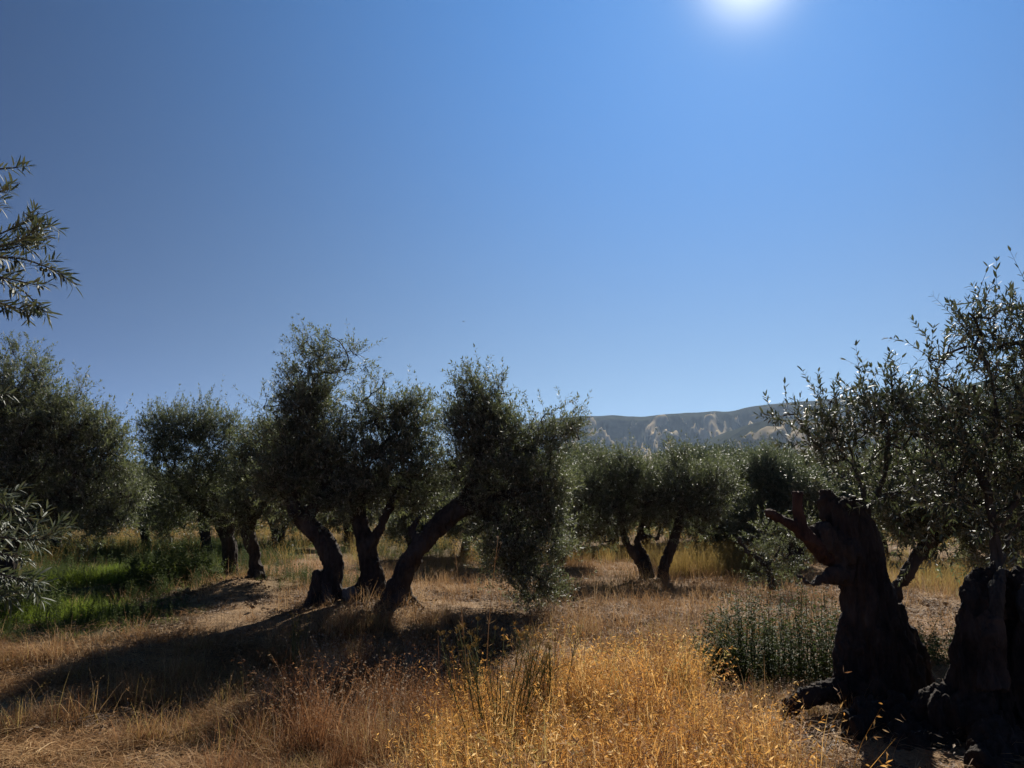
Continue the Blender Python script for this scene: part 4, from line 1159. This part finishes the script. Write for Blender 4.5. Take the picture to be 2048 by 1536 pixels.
scatter('straw_litter', 'flattened straw and cut stalks lying over the near ground', LYNG, p, RG.uniform(.7, 1.3, len(p)))
p = sample(20000, -6.5, 6.5, 2.4, 10, lambda x, y: .5 * patch(x, y, 1.1, 69) * (1 - gold_mask(x, y)) * trail(x, y))
scatter('short_grass', 'short dry straw coloured grass over the near ground', SHRT, p, RG.uniform(.7, 1.4, len(p)))
p, h = clumps(620, -6.5, 3.5, 2.3, 10.5, lambda x, y: np.clip(n2(x, y, .6, 71, 3) * 1.6 + .5 + .5 * np.exp(-((x + 2.6) / 1.8) ** 2 - ((y - 7.2) / 1.8) ** 2), 0, 1) * (1 - .8 * gold_mask(x, y)) * trail(x, y), (.06, .24), (4, 14))
scatter('dry_grass', 'loose clumps of knee high dry grass in the near clearing', MIDT + [RUSS[0]], p, h * 1.1 * np.clip(.55 + (p[:, 1] - 5.0) * .4, .5, 1))
p = sample(9000, -7, 7, 2.4, 14, lambda x, y: .5 * np.clip(patch(x, y, .8, 91) * 1.3, 0, 1))
scatter('leaf_litter', 'fallen olive leaves and broken twigs over the near ground', LITT, p, RG.uniform(.7, 1.4, len(p)), 'leaf litter')
p = sample(3000, -8, 7, 2.4, 17, lambda x, y: np.clip(.12 + bank_mask(x, y), 0, .8))
scatter('clods', 'small clods and pebbles on the bare earth', CLOD, p, RG.uniform(.6, 1.3, len(p)), 'clods')
p = sample(26000, -17, 17, 9, 22, lambda x, y: .75 * patch(x, y, .5, 73) * (1 - .9 * np.clip(bank_mask(x, y) * 1.6, 0, 1)) * (1 - .7 * green_mask(x, y)))
scatter('short_grass', 'short tan stubble under and between the front olives', SHRT + LYNG[:1] + MIDT[:1], p, RG.uniform(.8, 1.6, len(p)))
p = sample(16000, -40, 40, 20, 55, lambda x, y: .8 * patch(x, y, .3, 75))
scatter('dry_grass', 'ochre grass on the far ground beyond the front olives', OCHR + MIDT[:1] + SHRT[:1], p, RG.uniform(.8, 1.6, len(p)))
p = sample(3500, -6, 9, 13, 24, lambda x, y: .75 * np.clip(n2(x, y, .35, 81, 2) * 2 - .1, 0, 1))
scatter('ochre_grass', 'taller yellow green grass stands between the tree rows', OCHR, p, RG.uniform(.7, 1.3, len(p)))
p = sample(700, 3.4, 5.6, 16.5, 19.5, lambda x, y: .45 + 0 * x)
scatter('ochre_grass', 'tall yellow grass stand right of the twin small trunks', OCHR, p, RG.uniform(.8, 1.6, len(p)))
p = sample(26000, -18, -2, 9.4, 32, lambda x, y: .85 * green_mask(x, y) * patch(x, y, .6, 83))
scatter('green_grass', 'green grass in the shaded hollow on the left', GRN + WEED[:2], p, RG.uniform(.35, .8, len(p)))
p = sample(6000, -18, -2, 10, 30, lambda x, y: .6 * green_mask(x, y) * np.clip(n2(x, y, .5, 85, 2) * 2, 0, 1))
scatter('green_weeds', 'leafy green weeds growing in the left hollow', WEED, p, RG.uniform(.5, 1.0, len(p)), 'weeds')

LIME = [tuft('short', 450 + i, M_LIME) for i in range(2)] + [tuft('green', 452, M_LIME)]
sun_patches = lambda x, y: np.clip(1.2 - ((x + 8.4) / 1.5) ** 2 - ((y - 16.6) / 1.3) ** 2, 0, 1) + np.clip(1.2 - ((x + 7.2) / 1.4) ** 2 - ((y - 12.0) / .8) ** 2, 0, 1)  # patches where the brighter grass colour stands in for sun
p = sample(16000, -11, -5.5, 11, 18, sun_patches)
scatter('painted_sun_grass', 'left hollow grass in patches coloured bright yellow green to stand for sunlight', LIME, p, RG.uniform(.8, 1.4, len(p)))

# ------------------------------------------------------------------ single plants, stones, sticks
def weed_bush(name, label, centre, rx, ry, h, nst, seed, leaf=(.03, .055)):
    rng = np.random.default_rng(seed)
    cz = float(gz(*centre)); org = np.array([centre[0], centre[1], cz])
    root = tag(empty(name, org), label, 'plant', 'leafy green weed bushes')
    gs, gl = Geo(), Geo()
    for k in range(nst):
        a = rng.uniform(0, 6.28); r = math.sqrt(rng.random())
        x, y = rx * r * math.cos(a), ry * r * math.sin(a)
        z = float(gz(org[0] + x, org[1] + y)) - cz - .02
        hh = h * rng.uniform(.55, 1.1) * (1 - .35 * r * r)
        tip = np.array([x + rng.normal(0, .07), y + rng.normal(0, .07), z + hh])
        md = (np.array([x, y, z]) + tip) / 2 + rng.normal(0, .02, 3)
        w = spline(np.array([[x, y, z], md, tip]), 7)
        tube(gs, w, np.linspace(.0035, .0012, 7), 4, cap=False)
        n = 46
        s = rng.uniform(.1, 1, n); q = np.clip((s * 6).astype(int), 0, 5); f = (s * 6 - q)[:, None]
        p = w[q] * (1 - f) + w[q + 1] * f
        az = rng.uniform(0, 6.28, n)
        dr = np.stack([np.cos(az), np.sin(az), rng.uniform(.0, .9, n)], 1)
        L = rng.uniform(*leaf, n) * (1.15 - .45 * s)
        leaves_geo(gl, p + dr * rng.uniform(0, .03, (n, 1)), dr, np.array([0, 0, 1.]) + rng.normal(0, .3, (n, 3)), L, L * rng.uniform(.35, .5, n))
    gs.obj('stems', M_FENNEL, root, False, 'stuff'); gl.obj('leaves', M_WEED, root, False, 'stuff')
weed_bush('weed_bush', 'wide leafy green bush left of the old pollarded trunk', (2.38, 7.15), .72, .55, .92, 270, 401)
weed_bush('weed_bush', 'small green weed clump at the left end of the wide bush', (1.72, 7.0), .28, .3, .6, 60, 402)
weed_bush('weed_bush', 'tall grey green bush in the left hollow before the dark trunk', (-6.7, 15.6), .95, .8, .85, 160, 403, (.05, .09))
weed_bush('weed_bush', 'green bush beneath the left edge crown, nearer the camera', (-7.4, 12.0), .6, .5, .7, 90, 404, (.04, .07))
weed_bush('weed_bush', 'low green clump behind the gap between the two old trunks', (4.3, 7.8), .45, .5, .5, 70, 405)

def fennel(label, centre, n, h0, h1, spread, seed, dry=False):
    rng = np.random.default_rng(seed)
    org = np.array([centre[0], centre[1], float(gz(*centre))])
    root = tag(empty('fennel_plant', org), label, 'plant', 'wild fennel plants')
    gu = Geo(); gf = Geo()
    for k in range(n):
        a = rng.uniform(0, 6.28); h = rng.uniform(h0, h1); r = rng.uniform(.0, .10)
        b = np.array([r * math.cos(a), r * math.sin(a), -.03])
        ln = spread * rng.uniform(.2, 1)
        tip = np.array([b[0] + math.cos(a) * ln * h, b[1] + math.sin(a) * ln * h, h])
        w = spline(np.array([b, (b + tip) / 2 + rng.normal(0, .015, 3) + [0, 0, .03], tip]), 9)
        g = Geo(); tube(g, w, np.linspace(.0048, .0020, 9), 5)
        g.obj('stem', M_FENNEL if not dry else M_STRAW, root, True)
        for j in range(rng.integers(2, 5)):
            q = rng.integers(4, 8)
            dr = unit(unit(w[q + 1] - w[q]) + rng.normal(0, .35, 3))
            e = w[q] + dr * rng.uniform(.07, .2)
            tube(gf, [w[q], e], [.0016, .0010], 4, cap=False)
            for t in range(6):
                tube(gu, [e, e + unit(dr + rng.normal(0, .5, 3)) * .025], [.0007, .0014], 3, cap=False)
        for t in range(10):
            tube(gu, [w[-1], w[-1] + unit(np.array([0, 0, 1]) + rng.normal(0, .5, 3)) * .035], [.0007, .0016], 3, cap=False)
        m = 26
        s = rng.integers(1, 8, m)
        dr = rng.normal(0, .6, (m, 3)) + [0, 0, .7]
        leaves_geo(gf, w[s] + 0 * dr, dr, rng.normal(size=(m, 3)), rng.uniform(.04, .1, m), np.full(m, .0025))
    gf.obj('side_shoots', M_FENNEL if not dry else M_STRAW, root, False, 'stuff'); gu.obj('flower_heads', M_OCHRE if not dry else M_SEED, root, False, 'stuff')
fennel('dark green fennel stalks rising from the golden grass in the centre', (-.08, 5.15), 22, .55, .92, .42, 411)
fennel('green fennel clump just right of the central stalks', (.28, 5.6), 12, .5, .8, .3, 412)
fennel('sparse fennel at the back edge of the golden grass', (-.35, 6.3), 9, .6, .95, .3, 413)
fennel('tall thin dry stalk bending up before the trailing olive foliage', (-.33, 7.2), 2, 1.35, 1.62, .18, 414, True)
fennel('thin green stalks before the base of the bowed trunk', (-2.3, 8.6), 7, .35, .6, .15, 415)

def stone(label, c, size, seed, mat, name='stone', group=None):
    rng = np.random.default_rng(seed)
    g = Geo()
    th = np.linspace(0, math.pi, 14); ph = np.arange(20) * 2 * math.pi / 20
    v = np.array([[math.sin(t) * math.cos(f), math.sin(t) * math.sin(f), math.cos(t)] for t in th for f in ph])
    v = np.sign(v) * np.abs(v) ** .72
    v = v * (1 + .22 * fbm(v * 1.3 + seed, 3, seed))[:, None] * np.array(size) * .5
    i = np.arange(13)[:, None] * 20; j = np.arange(20)[None]; j2 = (j + 1) % 20
    g.add(v, None, np.stack([i + j, i + 20 + j, i + 20 + j2, i + j2], -1).reshape(-1, 4))
    o = g.obj(name, mat, None, True)
    o.location = (c[0], c[1], float(gz(c[0], c[1])) + size[2] * .22); o.rotation_euler = (rng.uniform(-.1, .1), rng.uniform(-.15, .15), rng.uniform(0, 6))
    return tag(o, label, 'stone', group)
M_STONE = bark_material('grey_stone', (.07, .064, .058), (.14, .13, .115), (.24, .225, .20), .5, .4, .02)
q = P(702, 1190, 11.7)
stone('flat topped grey stone between the bowed and the upright trunks', (q[0], 11.7), (.36, .26, .24), 3, M_STONE)
q = P(1640, 1430, 5.6); stone('small pale stone inside the left root hollow', (q[0], 5.5), (.05, .04, .035), 4, M_STONE)

def stick(label, a, b, r, seed, mat):
    rng = np.random.default_rng(seed)
    a = np.array([a[0], a[1], float(gz(*a)) + .02 + r]); b = np.array([b[0], b[1], float(gz(*b)) + .03 + r])
    m = (a + b) / 2 + rng.normal(0, .03, 3); m[2] = float(gz(m[0], m[1])) + .03 + r
    g = Geo()
    w = spline(np.array([a, m, b]), 10) - a
    tube(g, w, np.linspace(r, r * .5, 10), 7)
    tube(g, [w[6], w[6] + unit(w[7] - w[6] + rng.normal(0, .6, 3) * np.linalg.norm(w[7] - w[6])) * .12], [r * .5, r * .2], 5)
    o = g.obj('fallen_stick', mat, None, True); o.location = Vector(a)
    return tag(o, label, 'stick', 'sticks lying on the straw')
stick('pale stick on the straw left of the root lobe', (1.78, 4.75), (2.0, 5.1), .009, 1, M_TWIG)
stick('short bleached stick nearest the old trunk base', (2.1, 4.85), (2.25, 4.65), .008, 2, M_TWIG)
stick('thin dry stalk lying left of the russet weeds', (-1.95, 5.5), (-1.2, 6.0), .006, 3, M_TWIG)
stick('pale twig at the bottom edge left of centre', (-1.35, 4.35), (-1.05, 4.6), .006, 4, M_TWIG)

# tiny bird high over the grove
def bird():
    g = Geo()
    c = P(927, 643, 70.0)
    s = np.linspace(-1, 1, 9)
    tube(g, np.stack([s * .11, 0 * s, .012 * (1 - s * s)], 1), np.maximum(.035 * np.sqrt(1 - s * s * .98), .004), 8)
    o = g.obj('bird', M_FRUIT, None, True); o.location = Vector(c); o.rotation_euler = (.1, -.2, .9)
    tag(o, 'tiny dark bird alone in the blue sky above the middle trees', 'bird')
    for sg in (1, -1):
        w = Geo()
        v = np.array([[.06, 0, 0], [-.05, 0, 0], [.04, .14 * sg, .06], [-.05, .14 * sg, .055], [-.02, .30 * sg, .04]])
        v2 = v - [0, 0, .008]
        f = [[0, 1, 3, 2]]; t = [[2, 3, 4]]
        w.add(np.concatenate([v, v2]), [[2, 3, 4], [7, 9, 8]], [[0, 1, 3, 2], [5, 7, 8, 6], [0, 2, 7, 5], [1, 6, 8, 3]])
        w.obj('wing', M_FRUIT, o)
bird()

# ------------------------------------------------------------------ haze
def haze():
    g = Geo()
    x0, x1, y0, y1, z0, z1 = -5400, 5400, -800, 5800, -2.2, 480
    v = [[x, y, z] for z in (z0, z1) for y in (y0, y1) for x in (x0, x1)]
    g.add(v, None, [[0, 2, 3, 1], [4, 5, 7, 6], [0, 1, 5, 4], [2, 6, 7, 3], [0, 4, 6, 2], [1, 3, 7, 5]])
    m, n, l = new_mat('pale_haze')
    out = n.new('ShaderNodeOutputMaterial')
    pv = n.new('ShaderNodeVolumePrincipled')
    pv.inputs['Color'].default_value = (.55, .74, 1.0, 1)
    pv.inputs['Density'].default_value = .00006
    pv.inputs['Anisotropy'].default_value = .3
    l.new(pv.outputs[0], out.inputs['Volume'])
    g.obj('haze', m, kind='stuff')
haze()
